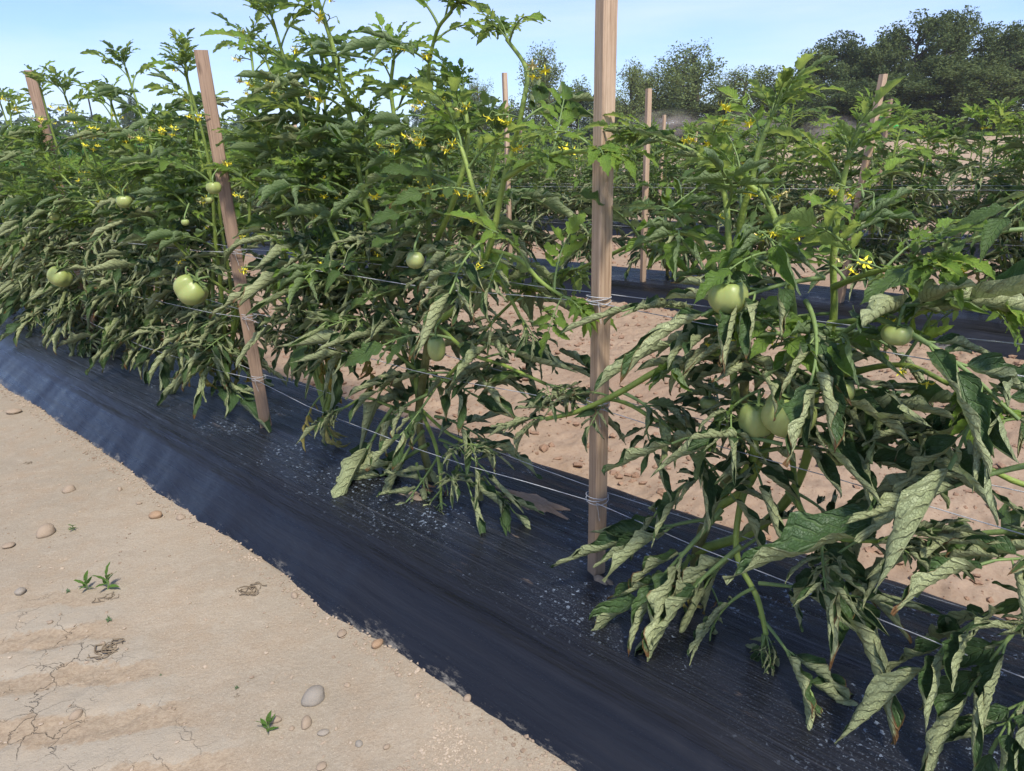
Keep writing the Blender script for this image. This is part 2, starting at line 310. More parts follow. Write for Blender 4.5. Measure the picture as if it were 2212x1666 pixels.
def ground_material():
    T = NT('sandy_soil'); g = T.n('NewGeometry').outputs['Position']
    dp = T.n('VectorMath', operation='DOT_PRODUCT'); dp.inputs[1].default_value = (NX, NY, 0); T.l(g, dp.inputs[0]); nn = dp.outputs['Value']
    ds = T.n('VectorMath', operation='DOT_PRODUCT'); ds.inputs[1].default_value = (DX, DY, 0); T.l(g, ds.inputs[0]); ss = ds.outputs['Value']
    a = T.noise(g, 1.6, 5, .6); b = T.noise(g, 9, 4, .65); c = T.noise(g, 90, 3, .6); dgr = T.noise(g, 420, 2, .5)
    path = T.mix(T.rng(a, .35, .65), (.275, .233, .172), (.338, .282, .207))
    path = T.mix(T.rng(b, .45, .7, 0, .5), path, (.305, .22, .14))
    mg = T.noise(g, 190, 3, .65); path = T.mix(T.rng(mg, .35, .7, .35, 0), path, (.17, .125, .08)); path = T.mix(T.rng(T.noise(g, 28, 4, .7), .5, .75, 0, .4), path, (.36, .31, .235))
    gr = T.rng(dgr, .6, .7, 0, .6); path = T.mix(gr, path, (.46, .39, .29))
    gd = T.rng(dgr, .34, .28, 0, .5); path = T.mix(gd, path, (.12, .09, .06))
    soil = T.mix(T.rng(b, .3, .7), (.25, .18, .12), (.335, .247, .168)); soil = T.mix(T.rng(a, .45, .65, 0, .5), soil, (.22, .145, .095)); soil = T.mix(T.rng(c, .35, .6, .3, 0), soil, (.2, .12, .075))
    f = T.rng(T.math('ADD', nn, T.math('MULTIPLY_ADD', a, .3, -.15)), .95, 1.3)
    col = T.mix(f, path, soil)
    sp = T.n('SeparateXYZ'); T.l(g, sp.inputs[0]); tt = T.math('ADD', T.math('MULTIPLY', sp.outputs[1], .985), T.math('MULTIPLY', sp.outputs[0], -.17))
    tt = T.math('ADD', tt, T.math('MULTIPLY_ADD', T.noise(g, 7, 5, .7), .16, -.08)); bar = T.rng(T.math('SINE', T.math('MULTIPLY', tt, 2 * math.pi / .175)), -.35, .05)
    mz = T.math('MULTIPLY', T.math('MULTIPLY', T.rng(T.math('ADD', nn, T.math('MULTIPLY_ADD', b, .2, -.1)), .47, .4), T.rng(ss, 2.3, 2.0)), T.rng(ss, .75, 1.0))
    crust_c = T.mix(bar, T.mix(T.rng(c, .4, .6), (.245, .175, .11), (.33, .25, .165)), T.mix(T.rng(b, .3, .7), (.285, .25, .195), (.34, .285, .21)))
    col = T.mix(T.math('MULTIPLY', mz, .6), col, crust_c)
    far = T.rng(nn, 17, 26); col = T.mix(far, col, (.33, .24, .155))
    # crazed crust, lower-left part of the path
    vo = T.n('TexVoronoi', feature='DISTANCE_TO_EDGE'); vo.inputs['Scale'].default_value = 13.
    wv = T.n('VectorMath', operation='ADD'); T.l(g, wv.inputs[0]); wn = T.n('VectorMath', operation='SCALE'); wn.inputs['Scale'].default_value = .09
    T.l(T.noise(g, 14, 4, .6, 'Color'), wn.inputs[0]); T.l(wn.outputs[0], wv.inputs[1]); T.l(wv.outputs[0], vo.inputs['Vector'])
    crack = T.rng(vo.outputs['Distance'], .0, .02, 1, 0)
    zone = T.math('MULTIPLY', T.rng(nn, .44, .34), T.rng(T.noise(g, 6, 3), .44, .56))
    crack = T.math('MULTIPLY', T.math('MULTIPLY', crack, zone), T.math('MULTIPLY', mz, T.rng(T.noise(g, 11, 2), .4, .6, .05, .4)))
    h = T.math('ADD', T.math('MULTIPLY', c, .5), T.math('ADD', T.math('MULTIPLY', dgr, .22), T.math('MULTIPLY', crack, -2.6)))
    col = T.mix(T.math('MULTIPLY', crack, .6), col, (.1, .075, .05))  # shade inside the cracks, painted into the soil colour
    return T.done(T.bsdf(col, .93, T.bump(h, .8, .007), .15).outputs[0])
M['ground'] = ground_material()

# ------------------------------------------------------------------ ground: one sheet out to the horizon
def axis(parts):
    out = [parts[0][0]]
    for a, b, st in parts:
        k = max(1, int(round((b - a) / st))); out += list(np.linspace(a, b, k + 1)[1:])
    return np.array(out)
def geo_axis(a, b, first, g=1.25):
    out = []; x = a; st = first
    while x < b: x += st; st *= g; out.append(min(x, b))
    return np.array(out)
def crust(s, n):          # lug prints of a tyre pressed into the drying path, lower-left
    x, y = s * DX + n * NX, s * DY + n * NY
    t = (y * .985 - x * .17) + .035 * fbm(x * 6, y * 6, 3, 5)
    bar = np.clip((np.sin(t * 2 * np.pi / .175) + .15) * 4.5, -1, 1)
    m = np.clip((.44 - n + .06 * fbm(s * 3, s * 0 + 2.2, 2, 8)) / .05, 0, 1) * np.clip((2.15 - s) / .2, 0, 1) * np.clip((s - .7) / .3, 0, 1)
    return bar, m
def ground_z(s, n):
    z = SOIL + .012 * fbm(s * .8, n * .8, 3, 1)
    path = np.clip((1.1 - n) / .3, 0, 1)
    z = z + path * (.009 * fbm(s * 4, n * 4, 4, 2) + .0012 * fbm(s * 60, n * 60, 2, 3))
    bar, m = crust(s, n)
    rough = .0045 * fbm(s * 26, n * 26, 4, 31)
    K1, K2, K3 = worley(s * 17, n * 17, 61); z = z + m * (bar * .0028 + np.where(bar < 0, 1, .2) * (rough + .006 * np.clip((K2 - K1) * 3, 0, 1) * K3))
    inter = 1 - path
    fade = np.clip((22 - np.hypot(s, n)) / 14, 0, 1)
    F1, F2, C = worley(s * 11, n * 11, 4); G1, G2, D = worley(s * 29, n * 29, 6)
    cl = np.clip((F2 - F1) * 1.6, 0, .6) * (C > .6) * .016 + np.clip(.6 - G1, 0, 1) * (D > .3) * .016
    z = z + inter * fade * (.026 * fbm(s * 3, n * 3, 3, 12) + cl + .004 * fbm(s * 40, n * 40, 2, 15))
    for c in ROWS:
        x = np.abs(n - c); z = np.where((x < .47) & (s > (-4 if c < 14 else c * .42 - .4)) & (s < 45), np.minimum(z, SOIL - .1 * np.clip((.47 - x) / .06, 0, 1)), z)
    far = np.clip(n - 18, 0, 200) * .0105; z = z + far
    return z
sa = np.concatenate([-geo_axis(2.0, 420, .06)[::-1], axis([(-2.0, -.6, .03), (-.6, 3.2, .0105), (3.2, 8, .025), (8, 16, .06)]), geo_axis(16, 520, .1)])
na = np.concatenate([-geo_axis(.6, 200, .05)[::-1], axis([(-.6, -.1, .03), (-.1, .95, .0095), (.95, 1.75, .04), (1.75, 4.6, .02), (4.6, 5.5, .06), (5.5, 8.3, .04)]), geo_axis(8.3, 520, .06, 1.12)])
S, N = np.meshgrid(sa, na, indexing='ij'); Z = ground_z(S, N)
V = np.stack([S * DX + N * NX, S * DY + N * NY, Z], -1).reshape(-1, 3)
I = np.arange(S.size).reshape(S.shape); Q = np.stack([I[:-1, :-1], I[:-1, 1:], I[1:, 1:], I[1:, :-1]], -1).reshape(-1, 4)
tag(link('ground', np_mesh('ground', V, Q, M['ground'])), kind='structure')
def gz(p): 
    s = p[0] * DX + p[1] * DY; n = p[0] * NX + p[1] * NY
    return float(ground_z(np.array([s]), np.array([n]))[0])

# ------------------------------------------------------------------ plastic mulch on the raised beds
def film_z(x, s, c):
    px = np.array([-.56, -.475, -.44, -.36, -.27, -.12, 0, .2, .36, .43, .475, .56]); pz = np.array([-.21, -.152, -.125, -.055, -.014, .004, .008, .0, -.02, -.07, -.15, -.21])
    xx = x + .026 * fbm(s * 2.6 + c, x * 0 + c, 3, 21) * np.clip((np.abs(x) - .2) / .2, 0, 1)
    z = np.interp(xx, px, pz); top = np.clip((.38 - np.abs(x)) / .1, 0, 1)
    z = z + top * (.007 * fbm(s * .9, x * 5 + c, 3, 22) + .005 * fbm(s * .6, x * 34 + c, 3, 23) + .0011 * fbm(s * 1.3, x * 130, 2, 27)) + .004 * fbm(s * 6, x * 6 + c, 3, 24) + (1 - top) * .003 * fbm(s * 14, x * 9, 2, 25)
    return z
def film(c, s0, s1, ds, dx, label):
    s = axis([(s0, s1, ds)]); x = axis([(-.54, .54, dx)]); Sg, X = np.meshgrid(s, x, indexing='ij')
    V = np.stack([Sg * DX + (X + c) * NX, Sg * DY + (X + c) * NY, film_z(X, Sg, c)], -1).reshape(-1, 3)
    I = np.arange(Sg.size).reshape(Sg.shape); Q = np.stack([I[:-1, :-1], I[:-1, 1:], I[1:, 1:], I[1:, :-1]], -1).reshape(-1, 4)
    return tag(link('plastic_mulch', np_mesh('plastic_mulch', V, Q, M['film'], True, np.stack([Sg + c * 3.7, X], -1).reshape(-1, 2))), label, 'plastic mulch', 'black plastic mulch on the raised beds')
film(ROWS[0], -1.6, 9, .02, .0065, 'black plastic mulch of the nearest bed beside the sandy path, splashed white')
film(ROWS[1], -3, 26, .06, .012, 'black plastic mulch of the second bed across the cloddy soil alley')
film(ROWS[2], -4, 30, .1, .02, 'black plastic mulch of the third bed, a dark strip between two rows')
film(ROWS[3], -1, 34, .2, .04, 'black plastic mulch of the fourth bed, a thin line far back')
film(ROWS[4], 6.4, 38, .2, .04, 'black plastic mulch of the farthest bed at the end of the plot')

# soil spilled on the film
def soil_patch(px, py, ls, lx, seed):
    p = on_z(px, py, 0); s, n = p.x * DX + p.y * DY, p.x * NX + p.y * NY
    a = np.linspace(0, 2 * np.pi, 40, endpoint=False); r = np.linspace(0, 1, 9)
    R, A = np.meshgrid(r, a, indexing='ij'); k = 1 + .7 * fbm(np.cos(A) * 2.6 + seed, np.sin(A) * 2.6, 4, seed)
    Sg = s + R * np.cos(A) * ls * k; X = n - ROWS[0] + R * np.sin(A) * lx * k
    z = film_z(X, Sg, ROWS[0]) + .011 * (1 - R ** 2) - .004 * R ** 4 + .003 * fbm(Sg * 60, X * 60, 3, 9) * (1 - R)
    V = np.stack([Sg * DX + (X + ROWS[0]) * NX, Sg * DY + (X + ROWS[0]) * NY, z], -1).reshape(-1, 3)
    I = np.arange(R.size).reshape(R.shape); I = np.concatenate([I, I[:, :1]], 1); Q = np.stack([I[:-1, :-1], I[:-1, 1:], I[1:, 1:], I[1:, :-1]], -1).reshape(-1, 4)
    return link('spilled_soil', np_mesh('spilled_soil', V, Q[:, ::-1], M['ground']))
for i, (px, py, ls, lx, lb) in enumerate([(1150, 1085, .15, .048, 'thin spill of sandy soil on the film right of the centre plant'), (885, 1070, .07, .022, 'small soil spill on the film by the centre plant stem'),
        (1300, 1258, .03, .012, 'tiny soil spill at the foot of the tall stake')]):
    tag(soil_patch(px, py, ls, lx, 40 + i), lb, 'soil', 'soil spilled on the film', 'stuff')

# ------------------------------------------------------------------ leaflets and compound leaves
def leaflet(acc, base, X, Zh, L, Wd, rollL, rollR, droop, rng, nl, ns, lobes=1., curl=0., mat=0, wave=.05, stalk=0.):
    X = Vector(X).normalized(); Y = Vector(Zh).cross(X).normalized(); Zv = X.cross(Y)
    X0, Y0, Z0 = (np.array(tuple(a)) for a in (X, Y, Zv)); b = np.array(tuple(base))
    t = np.linspace(0, 1, nl + 1); ang = -droop * t ** 1.3; sid = rng.uniform(-.35, .35) * t ** 2; tw = rng.uniform(-.5, .5) + rng.uniform(-.9, .9) * t
    if stalk > 0:
        e = b + X0 * stalk; acc_t = [Vector(b), Vector(e)]; tube(acc, acc_t, L * .018, 4, 1, False); b = e
    dirs = (np.cos(ang) * np.cos(sid))[:, None] * X0 + (np.cos(ang) * np.sin(sid))[:, None] * Y0 + np.sin(ang)[:, None] * Z0
    pos = b + np.concatenate([np.zeros((1, 3)), np.cumsum((dirs[:-1] + dirs[1:]) / 2 * (L / nl), 0)])
    side = np.cross(Z0, dirs); side = np.cross(np.cross(dirs, side), dirs); side /= np.linalg.norm(side, axis=1)[:, None]; nor = np.cross(dirs, side)
    c, s_ = np.cos(tw)[:, None], np.sin(tw)[:, None]; side, nor = side * c + nor * s_, nor * c - side * s_
    w = Wd / 2 * np.clip(np.sin(np.pi * np.clip(t, 0, 1) ** .72), 0, 1) ** .75 * (1 - .28 * t); w[0] = Wd * .04; w[-1] = Wd * .012
    v = np.linspace(-1, 1, ns + 1); a = np.abs(v)
    P = np.zeros((nl + 1, ns + 1, 3)); ph = [rng.random(), rng.random()]; kk = rng.uniform(4.5, 6.5)
    rv = 1 + .35 * np.sin(t * rng.uniform(3, 7) + rng.uniform(0, 6)); px_ = rng.uniform(0, 6)
    for j, (vj, aj) in enumerate(zip(v, a)):
        sd = 0 if vj < 0 else 1; R = (rollL if sd == 0 else rollR) * rv * np.clip(t * 3 + .25, 0, 1)
        ser = 1 + lobes * .33 * (1 - np.abs(((t * kk + ph[sd]) % 1) * 2 - 1) * 1.0 - .5) * (t > .04) * (t < .97)
        ww = w * (1 + (ser - 1) * aj ** 2); R = np.where(np.abs(R) < .02, .02, R)
        yy = np.sin(R * aj) / R * ww * (1 if vj > 0 else -1); zz = (1 - np.cos(R * aj)) / R * ww
        pk = .1 * ww * np.cos(2 * np.pi * (8 * t - 2.3 * aj)) * aj * (1 - aj ** 3) * 2 if nl >= 14 else 0
        wv = wave * Wd * aj ** 2 * np.sin(2 * np.pi * (2.7 * t) + px_ + (1.7 if sd else 0))
        P[:, j] = pos + side * yy[:, None] + nor * (zz + pk + wv)[:, None]
    UV = np.stack([np.ones((nl + 1, 1)) * (v[None] + 1) / 2, t[:, None] * np.ones((1, ns + 1))], -1)
    acc.grid(P, UV, mat)
    return pos
def leaf_mesh(kind, seed, hi=True):
    rng = random.Random(seed * 101 + hash(kind) % 1 + {'flat': 1, 'curl': 2, 'hang': 3, 'young': 4, 'dry': 5}[kind])
    A = Acc(); nl, ns = (16, 8) if hi else (7, 4)
    K = {'flat': dict(e=.3, d=.8, roll=(.3, 1.3), dr=(.1, .8), L=(.32, .44), sp=(.85, 1.2)),
         'curl': dict(e=.2, d=.6, roll=(2.3, 4.0), dr=(-.1, .75), L=(.38, .54), sp=(.55, 1.15)),
         'hang': dict(e=.1, d=.3, roll=(2.0, 3.6), dr=(-.1, .45), L=(.42, .6), sp=(.2, .65)),
         'young': dict(e=.3, d=.9, roll=(.5, 1.5), dr=(.2, .8), L=(.26, .38), sp=(.6, 1.0)),
         'dry': dict(e=-.2, d=1.0, roll=(1.8, 3.2), dr=(.8, 2.2), L=(.22, .36), sp=(.3, .9))}[kind]
    Lr = .62; n = 12; e0 = K['e']; dd = K['d'] * rng.uniform(.7, 1.3); sw = rng.uniform(-.5, .5)
    pts = [Vector((0, 0, 0))]; dirs = []
    for i in range(n):
        t = (i + .5) / n; a = e0 - dd * t; b = sw * t; dv = Vector((math.cos(a) * math.cos(b), math.cos(a) * math.sin(b), math.sin(a))); dirs.append(dv); pts.append(pts[-1] + dv * (Lr / n))
    tube(A, pts, [.016 - .009 * i / n for i in range(n + 1)], 6 if hi else 4, 1, False)
    def at(t): i = min(n - 1, int(t * n)); f = t * n - i; return pts[i].lerp(pts[i + 1], f), dirs[i]
    def put(t, sidea, L, wr):
        p, dv = at(t); up = Vector((0, 0, 1)); Y = up.cross(dv).normalized(); Zv = dv.cross(Y)
        sp = rng.uniform(*K['sp']) * (1 if sidea else 0); X = dv * math.cos(sp) + Y * (sidea * math.sin(sp)) + Zv * rng.uniform(-.25, .2)
        if kind == 'dry': X += Vector((0, 0, -.4))
        roll = rng.uniform(*K['roll']); r2 = roll * rng.uniform(.6, 1.15)
        leaflet(A, p, X, Zv + Y * rng.uniform(-.5, .5), L, L * wr, roll, r2, rng.uniform(*K['dr']), rng, nl, ns, rng.uniform(.8, 1.5) if kind in ('flat', 'young') else rng.uniform(.25, .8), stalk=L * rng.uniform(.08, .2), wave=rng.uniform(.04, .12))
    Lm = rng.uniform(*K['L'])
    for (t, k) in (((.36, .68), (.62, .9), (.86, .85)) if kind != 'hang' else ((.5, .9), (.82, .9))):
        for sd in (-1, 1):
            if rng.random() < .95: put(t + rng.uniform(-.05, .05), sd, Lm * k * rng.uniform(.85, 1.15), rng.uniform(.44, .58) * (.98 if kind in ('curl', 'hang') else .85))
    for t in (.5, .74):
        if hi or rng.random() < .5: put(t, rng.choice((-1, 1)), Lm * .28, .6)
    put(.999, 0, Lm * rng.uniform(1.05, 1.3), rng.uniform(.46, .6) * (.88 if kind in ('curl', 'hang') else .9))
    return A
LEAF = {}
def build_leaves():
    combos = [('leaf', 'flat', 5), ('leaf_top', 'flat', 4), ('leaf_curl', 'curl', 12), ('leaf_curl', 'hang', 8), ('leaf_young', 'young', 4), ('leaf_yellow', 'dry', 2), ('leaf_dead', 'dry', 2), ('leaf_top', 'curl', 2), ('leaf', 'curl', 4)]
    for mat, kind, cnt in combos:
        for hi in (True, False):
            if not hi and mat in ('leaf_yellow', 'leaf_dead'): continue
            LEAF[(mat, kind, hi)] = [leaf_mesh(kind, i + 10 * len(mat), hi).mesh(('leaf_' if hi else 'small_leaf_') + kind, [M[mat], M['petiole']]) for i in range(cnt)]
build_leaves()
def basis(X, Zh, scale, loc):
    X = X.normalized(); Y = Zh.cross(X)
    if Y.length < 1e-4: Y = X.orthogonal()
    Y.normalize(); Z = X.cross(Y)
    return Matrix(((X.x * scale, Y.x * scale, Z.x * scale, loc.x), (X.y * scale, Y.y * scale, Z.y * scale, loc.y), (X.z * scale, Y.z * scale, Z.z * scale, loc.z), (0, 0, 0, 1)))
def pix(p):
    q = p - Vector((0, 0, 1)); z = q.dot(FW); return 1106 + FPX * q.dot(RT) / z, 833 - FPX * q.dot(UP) / z, z
STAKE_LINES = [((1302, 0), (1278, 1245), 34, 1.75), ((455, 115), (575, 915), 30, 2.75), ((95, 150), (150, 400), 20, 4.3), ((1090, 157), (1093, 380), 12, 5.), ((1907, 160), (1860, 400), 14, 5.)]
FRUIT = [(897, 562, 24, 1.85), (943, 752, 36, 1.85), (1572, 640, 40, 1.3), (1938, 722, 30, 1.2), (1690, 895, 55, 1.25), (408, 622, 40, 2.8), (130, 597, 26, 3.6)]
def hides_fruit(p, X, size):
    for f in (.4, .75, 1.):
        x, y, z = pix(p + X.normalized() * size * f)
        for a, b, w, zz in FRUIT:
            if z < zz + .12 and math.hypot(x - a, y - b) < w * .85 + (size * FPX / z) * .05: return True
    return False
def hides_stake(p, X, size):
    for f in (.35, .65, 1.):
        x, y, z = pix(p + X.normalized() * size * f)
        for (a, b), (c, d), w, zz in STAKE_LINES:
            if b - 30 < y < d and z < zz and abs(x - (a + (c - a) * (y - b) / (d - b))) < w + (size * FPX / z) * .12: return True
    return False
def put_leaf(root, p, X, size, mat='leaf', kind='flat', hi=True, rng=rnd, label=None, tilt=.35):
    if hi and hides_fruit(p, X, size): return None
    me = rng.choice(LEAF.get((mat, kind, hi)) or LEAF[(mat, kind, True)]); o = bpy.data.objects.new('leaf', me); COL.objects.link(o); o.parent = root
    Zh = Vector((rng.uniform(-tilt, tilt), rng.uniform(-tilt, tilt), 1)); o.matrix_basis = basis(X, Zh, size, p - root.location)
    if label: o['label'] = label
    return o

# ------------------------------------------------------------------ flowers and fruit
def flower(A, p, X, size, rng, dry=False):
    X = X.normalized(); Y = X.orthogonal().normalized(); Z = X.cross(Y); n = rng.choice((5, 6, 6)); m = 2 if dry else 0
    for k in range(n):
        a = 2 * math.pi * k / n + rng.uniform(-.2, .2); rd = Y * math.cos(a) + Z * math.sin(a); back = rng.uniform(.3, 1.3)
        side = X.cross(rd); P = []
        for i in range(6):
            t = i / 5; an = .9 - back * t * 1.9; q = p + (rd * (math.sin(t * 1.35) * 1.0) + X * (.35 * math.sin(t * 2.3) - back * .45 * t * t)) * size
            w = size * .2 * math.sin(math.pi * (t * .85 + .13)) * (1 - t * .55)
            P.append([tuple(q - side * w), tuple(q + X * w * .25), tuple(q + side * w)])
        A.grid(np.array(P), None, m)
        e = p + (rd * .55 - X * .1) * size * .9; tube(A, [p - X * size * .1, e], [size * .05, size * .01], 3, 1, False)
    tube(A, [p, p + X * size * .35, p + X * size * .75], [size * .15, size * .14, size * .03], 5, m)
def truss_mesh(seed):
    rng = random.Random(seed); A = Acc(); n = rng.choice((2, 3, 3, 4)); pts = [Vector((0, 0, 0))]; d = Vector((1, 0, .25))
    for i in range(n + 1): d = (d + Vector((0, rng.uniform(-.4, .4), -.12))).normalized(); pts.append(pts[-1] + d * .014)
    tube(A, catmull(pts, 3), .0016, 5, 1)
    for i in range(1, n + 1):
        q = pts[i]; sd = (-1) ** i; e = Vector((rng.uniform(.1, .6), sd * rng.uniform(.4, 1), rng.uniform(-.1, .5))).normalized()
        tip = q + e * .02; tip2 = tip + (e * .4 + Vector((0, 0, -1))) * .012
        tube(A, catmull([q, q + e * .012, tip, tip2], 3), .0011, 4, 1)
        Xd = (tip2 - tip).normalized()
        if rng.random() < .2: tube(A, [tip2, tip2 + Xd * .006, tip2 + Xd * .012], [.002, .0032, .0006], 5, 1)
        else: flower(A, tip2, Xd, rng.uniform(.0125, .017), rng, rng.random() < .18)
    return A.mesh('flower_cluster', [M['petal'], M['petiole'], M['petal_dry']])
TRUSS = [truss_mesh(i) for i in range(7)]
def put_truss(root, p, X, scale=1., rng=rnd):
    o = bpy.data.objects.new('flower_cluster', rng.choice(TRUSS)); COL.objects.link(o); o.parent = root
    o.matrix_basis = basis(X, Vector((rng.uniform(-.3, .3), rng.uniform(-.3, .3), 1)), scale, p - root.location); return o
def tomato_mesh(rx, rz, ribs, depth, seed, skew=0.):
    rng = random.Random(seed); A = Acc(); na_, nb = 28, 18; P = np.zeros((nb, na_, 3)); phs = rng.uniform(0, 6)
    for i in range(nb):
        t = i / (nb - 1); th = math.pi * (.02 + .96 * t); dim = .16 * math.exp(-(t / .13) ** 2)
        for j in range(na_):
            a = 2 * math.pi * j / na_; rb = 1 - depth * (.5 + .5 * math.cos(ribs * a + phs + .5 * math.sin(a * 2))) ** 3 * math.sin(th) ** .3 * (1 - .55 * t)
            r = math.sin(th) ** .85 * rx * rb * (1 + skew * math.cos(a)); P[i, j] = (r * math.cos(a), r * math.sin(a) * (1 - abs(skew) * .4), rz * (math.cos(th) - dim * 2) * (1 + skew * .5 * math.cos(a)))
    UV = np.stack([np.zeros((nb, na_)), np.linspace(0, 1, nb)[:, None] * np.ones((1, na_))], -1)
    A.grid(P, UV, 0, close=True, flip=True)
    return A.mesh('tomato', [M['tomato']])
def calyx_mesh(r, seed):
    rng = random.Random(seed); A = Acc()
    for k in range(6):
        a = k * math.pi / 3 + rng.uniform(-.2, .2); P = []; rd = Vector((math.cos(a), math.sin(a), 0)); sd = Vector((-rd.y, rd.x, 0)); cu = rng.uniform(.2, .9)
        for i in range(6):
            t = i / 5; q = rd * r * t * .95 + Vector((0, 0, r * (.12 - .25 * t * t + cu * t ** 3 * .5))); w = r * .13 * math.sin(math.pi * (.15 + .84 * t))
            P.append([tuple(q - sd * w), tuple(q + Vector((0, 0, -w * .3))), tuple(q + sd * w)])
        A.grid(np.array(P), None, 0)
    tube(A, [Vector((0, 0, 0)), Vector((0, 0, r * .3)), Vector((r * .25, 0, r * .75))], r * .07, 6, 0)
    return A.mesh('calyx', [M['petiole']])
def tomato(root, p, rx, rz=None, ribs=5, depth=.14, tilt=(0, 0, 0), seed=0, skew=0., label=None, stem_to=None):
    rz = rz or rx * .85; o = link('tomato', tomato_mesh(rx, rz, ribs, depth, seed, skew), root, p - root.location); o.rotation_euler = tilt
    if label: o['label'] = label
    c = link('calyx', calyx_mesh(rx * .95, seed + 5), o, (0, 0, rz * .72))
    if stem_to is not None:
        A = Acc(); q = Vector(stem_to) - p; tube(A, catmull([Vector((0, 0, rz * .75)), Vector((0, 0, rz * 1.3)) + q * .12, q], 5), .0028, 6); link('fruit_stalk', A.mesh('fruit_stalk', [M['petiole']]), root, p - root.location)
    return o

# ------------------------------------------------------------------ growing a plant
def arc(path):
    L = [0]
    for a, b in zip(path, path[1:]): L.append(L[-1] + (b - a).length)
    return L
def sample(path, L, d):
    for i in range(len(path) - 1):
        if L[i + 1] >= d: f = (d - L[i]) / max(1e-6, L[i + 1] - L[i]); return path[i].lerp(path[i + 1], f), (path[i + 1] - path[i]).normalized()
    return path[-1], (path[-1] - path[-2]).normalized()
def add_stem(root, path, r0, r1, old=False):
    P = catmull(path, 5); k = len(P); A = Acc()
    rr = [(1.22 if r0 < .0085 else 1.02) * (r0 + (r1 - r0) * (i / (k - 1)) ** .8) * (1 + .12 * (i % 5 == 0)) for i in range(k)]
    tube(A, [p - root.location for p in P], rr, 8); return link('stem', A.mesh('stem', [M['stem_old' if old else 'stem']]), root), P
def dress(root, P, start, rng, step=.06, size=.31, hi=True, tipsize=.19, curl_z=.78, towards=0., fl=.17, droopy=1., dens=1., zmin=.1, bias=.0):
    L = arc(P); tot = L[-1]; d = start; az = rng.uniform(0, 6.28)
    while d < tot:
        p, t = sample(P, L, d); az += 2.4 + rng.uniform(-.4, .4); rem = tot - d; z = p.z
        if rng.random() < dens and z > zmin:
            out = Vector((math.cos(az), math.sin(az), 0)) + W(bias, 0); along = Vector((DX, DY, 0)); out = out + Vector((-NX, -NY, 0)) * towards + along * rng.uniform(-.5, .5); out.z = 0
            out = out.normalized() if out.length > .01 else along
            f = min(1, max(0, rem / .3)); sz = (tipsize + (size - tipsize) * f) * rng.uniform(.8, 1.15)
            if rem < .13 and z > .62: mat, kind, pit = 'leaf_young', 'young', rng.uniform(.5, 1.1)
            elif z > curl_z + rng.uniform(-.14, .14): mat, kind, pit = rng.choice((('leaf_top', 'flat', 0), ('leaf_top', 'flat', 0), ('leaf', 'flat', 0), ('leaf_top', 'curl', 0), ('leaf_top', 'curl', 0), ('leaf', 'curl', 0)))[:2] + (rng.uniform(.0, .7),)
            elif z > .42: mat, kind, pit = rng.choice((('leaf_curl', 'curl'), ('leaf', 'flat'), ('leaf_curl', 'curl'), ('leaf', 'curl'), ('leaf_curl', 'curl'), ('leaf_curl', 'hang'))) + (rng.uniform(-.5, .4) * droopy,)
            else: mat, kind, pit = rng.choice((('leaf_curl', 'curl'),) * 5 + (('leaf_curl', 'hang'),) * 2 + (('leaf', 'curl'),) * 2 + (('leaf_yellow', 'dry'),)) + (rng.uniform(-.7, .05) * droopy,)
            X = out * math.cos(pit) + Vector((0, 0, math.sin(pit)))
            if p.z + X.z * sz < .03: X.z = max(X.z, (.05 - p.z) / sz)
            if not (hi and hides_stake(p, X, sz) and rng.random() < .85): put_leaf(root, p, X, sz, mat, kind, hi, rng)
            if z > .62 and rng.random() < fl and rem > .03:
                o2 = Vector((math.cos(az + 1.7), math.sin(az + 1.7), 0)) + Vector((-NX, -NY, 0)) * .6; o2.z = rng.uniform(-.1, .5); put_truss(root, p, o2, rng.uniform(.9, 1.15), rng)
        d += step * rng.uniform(.75, 1.3)
    p, t = P[-1], (P[-1] - P[-2]).normalized()
    for k in range(8):
        a = k * 1.3 + az; out = Vector((math.cos(a), math.sin(a), 0)); put_leaf(root, p, t * rng.uniform(.7, 1.4) + out * rng.uniform(.3, .8), rng.uniform(.07, .15), *((('leaf_young', 'young') if k % 3 else ('leaf_top', 'flat')) if p.z > .6 else ('leaf_curl', 'curl')), hi, rng)
        if p.z < .6 and k > 2: break
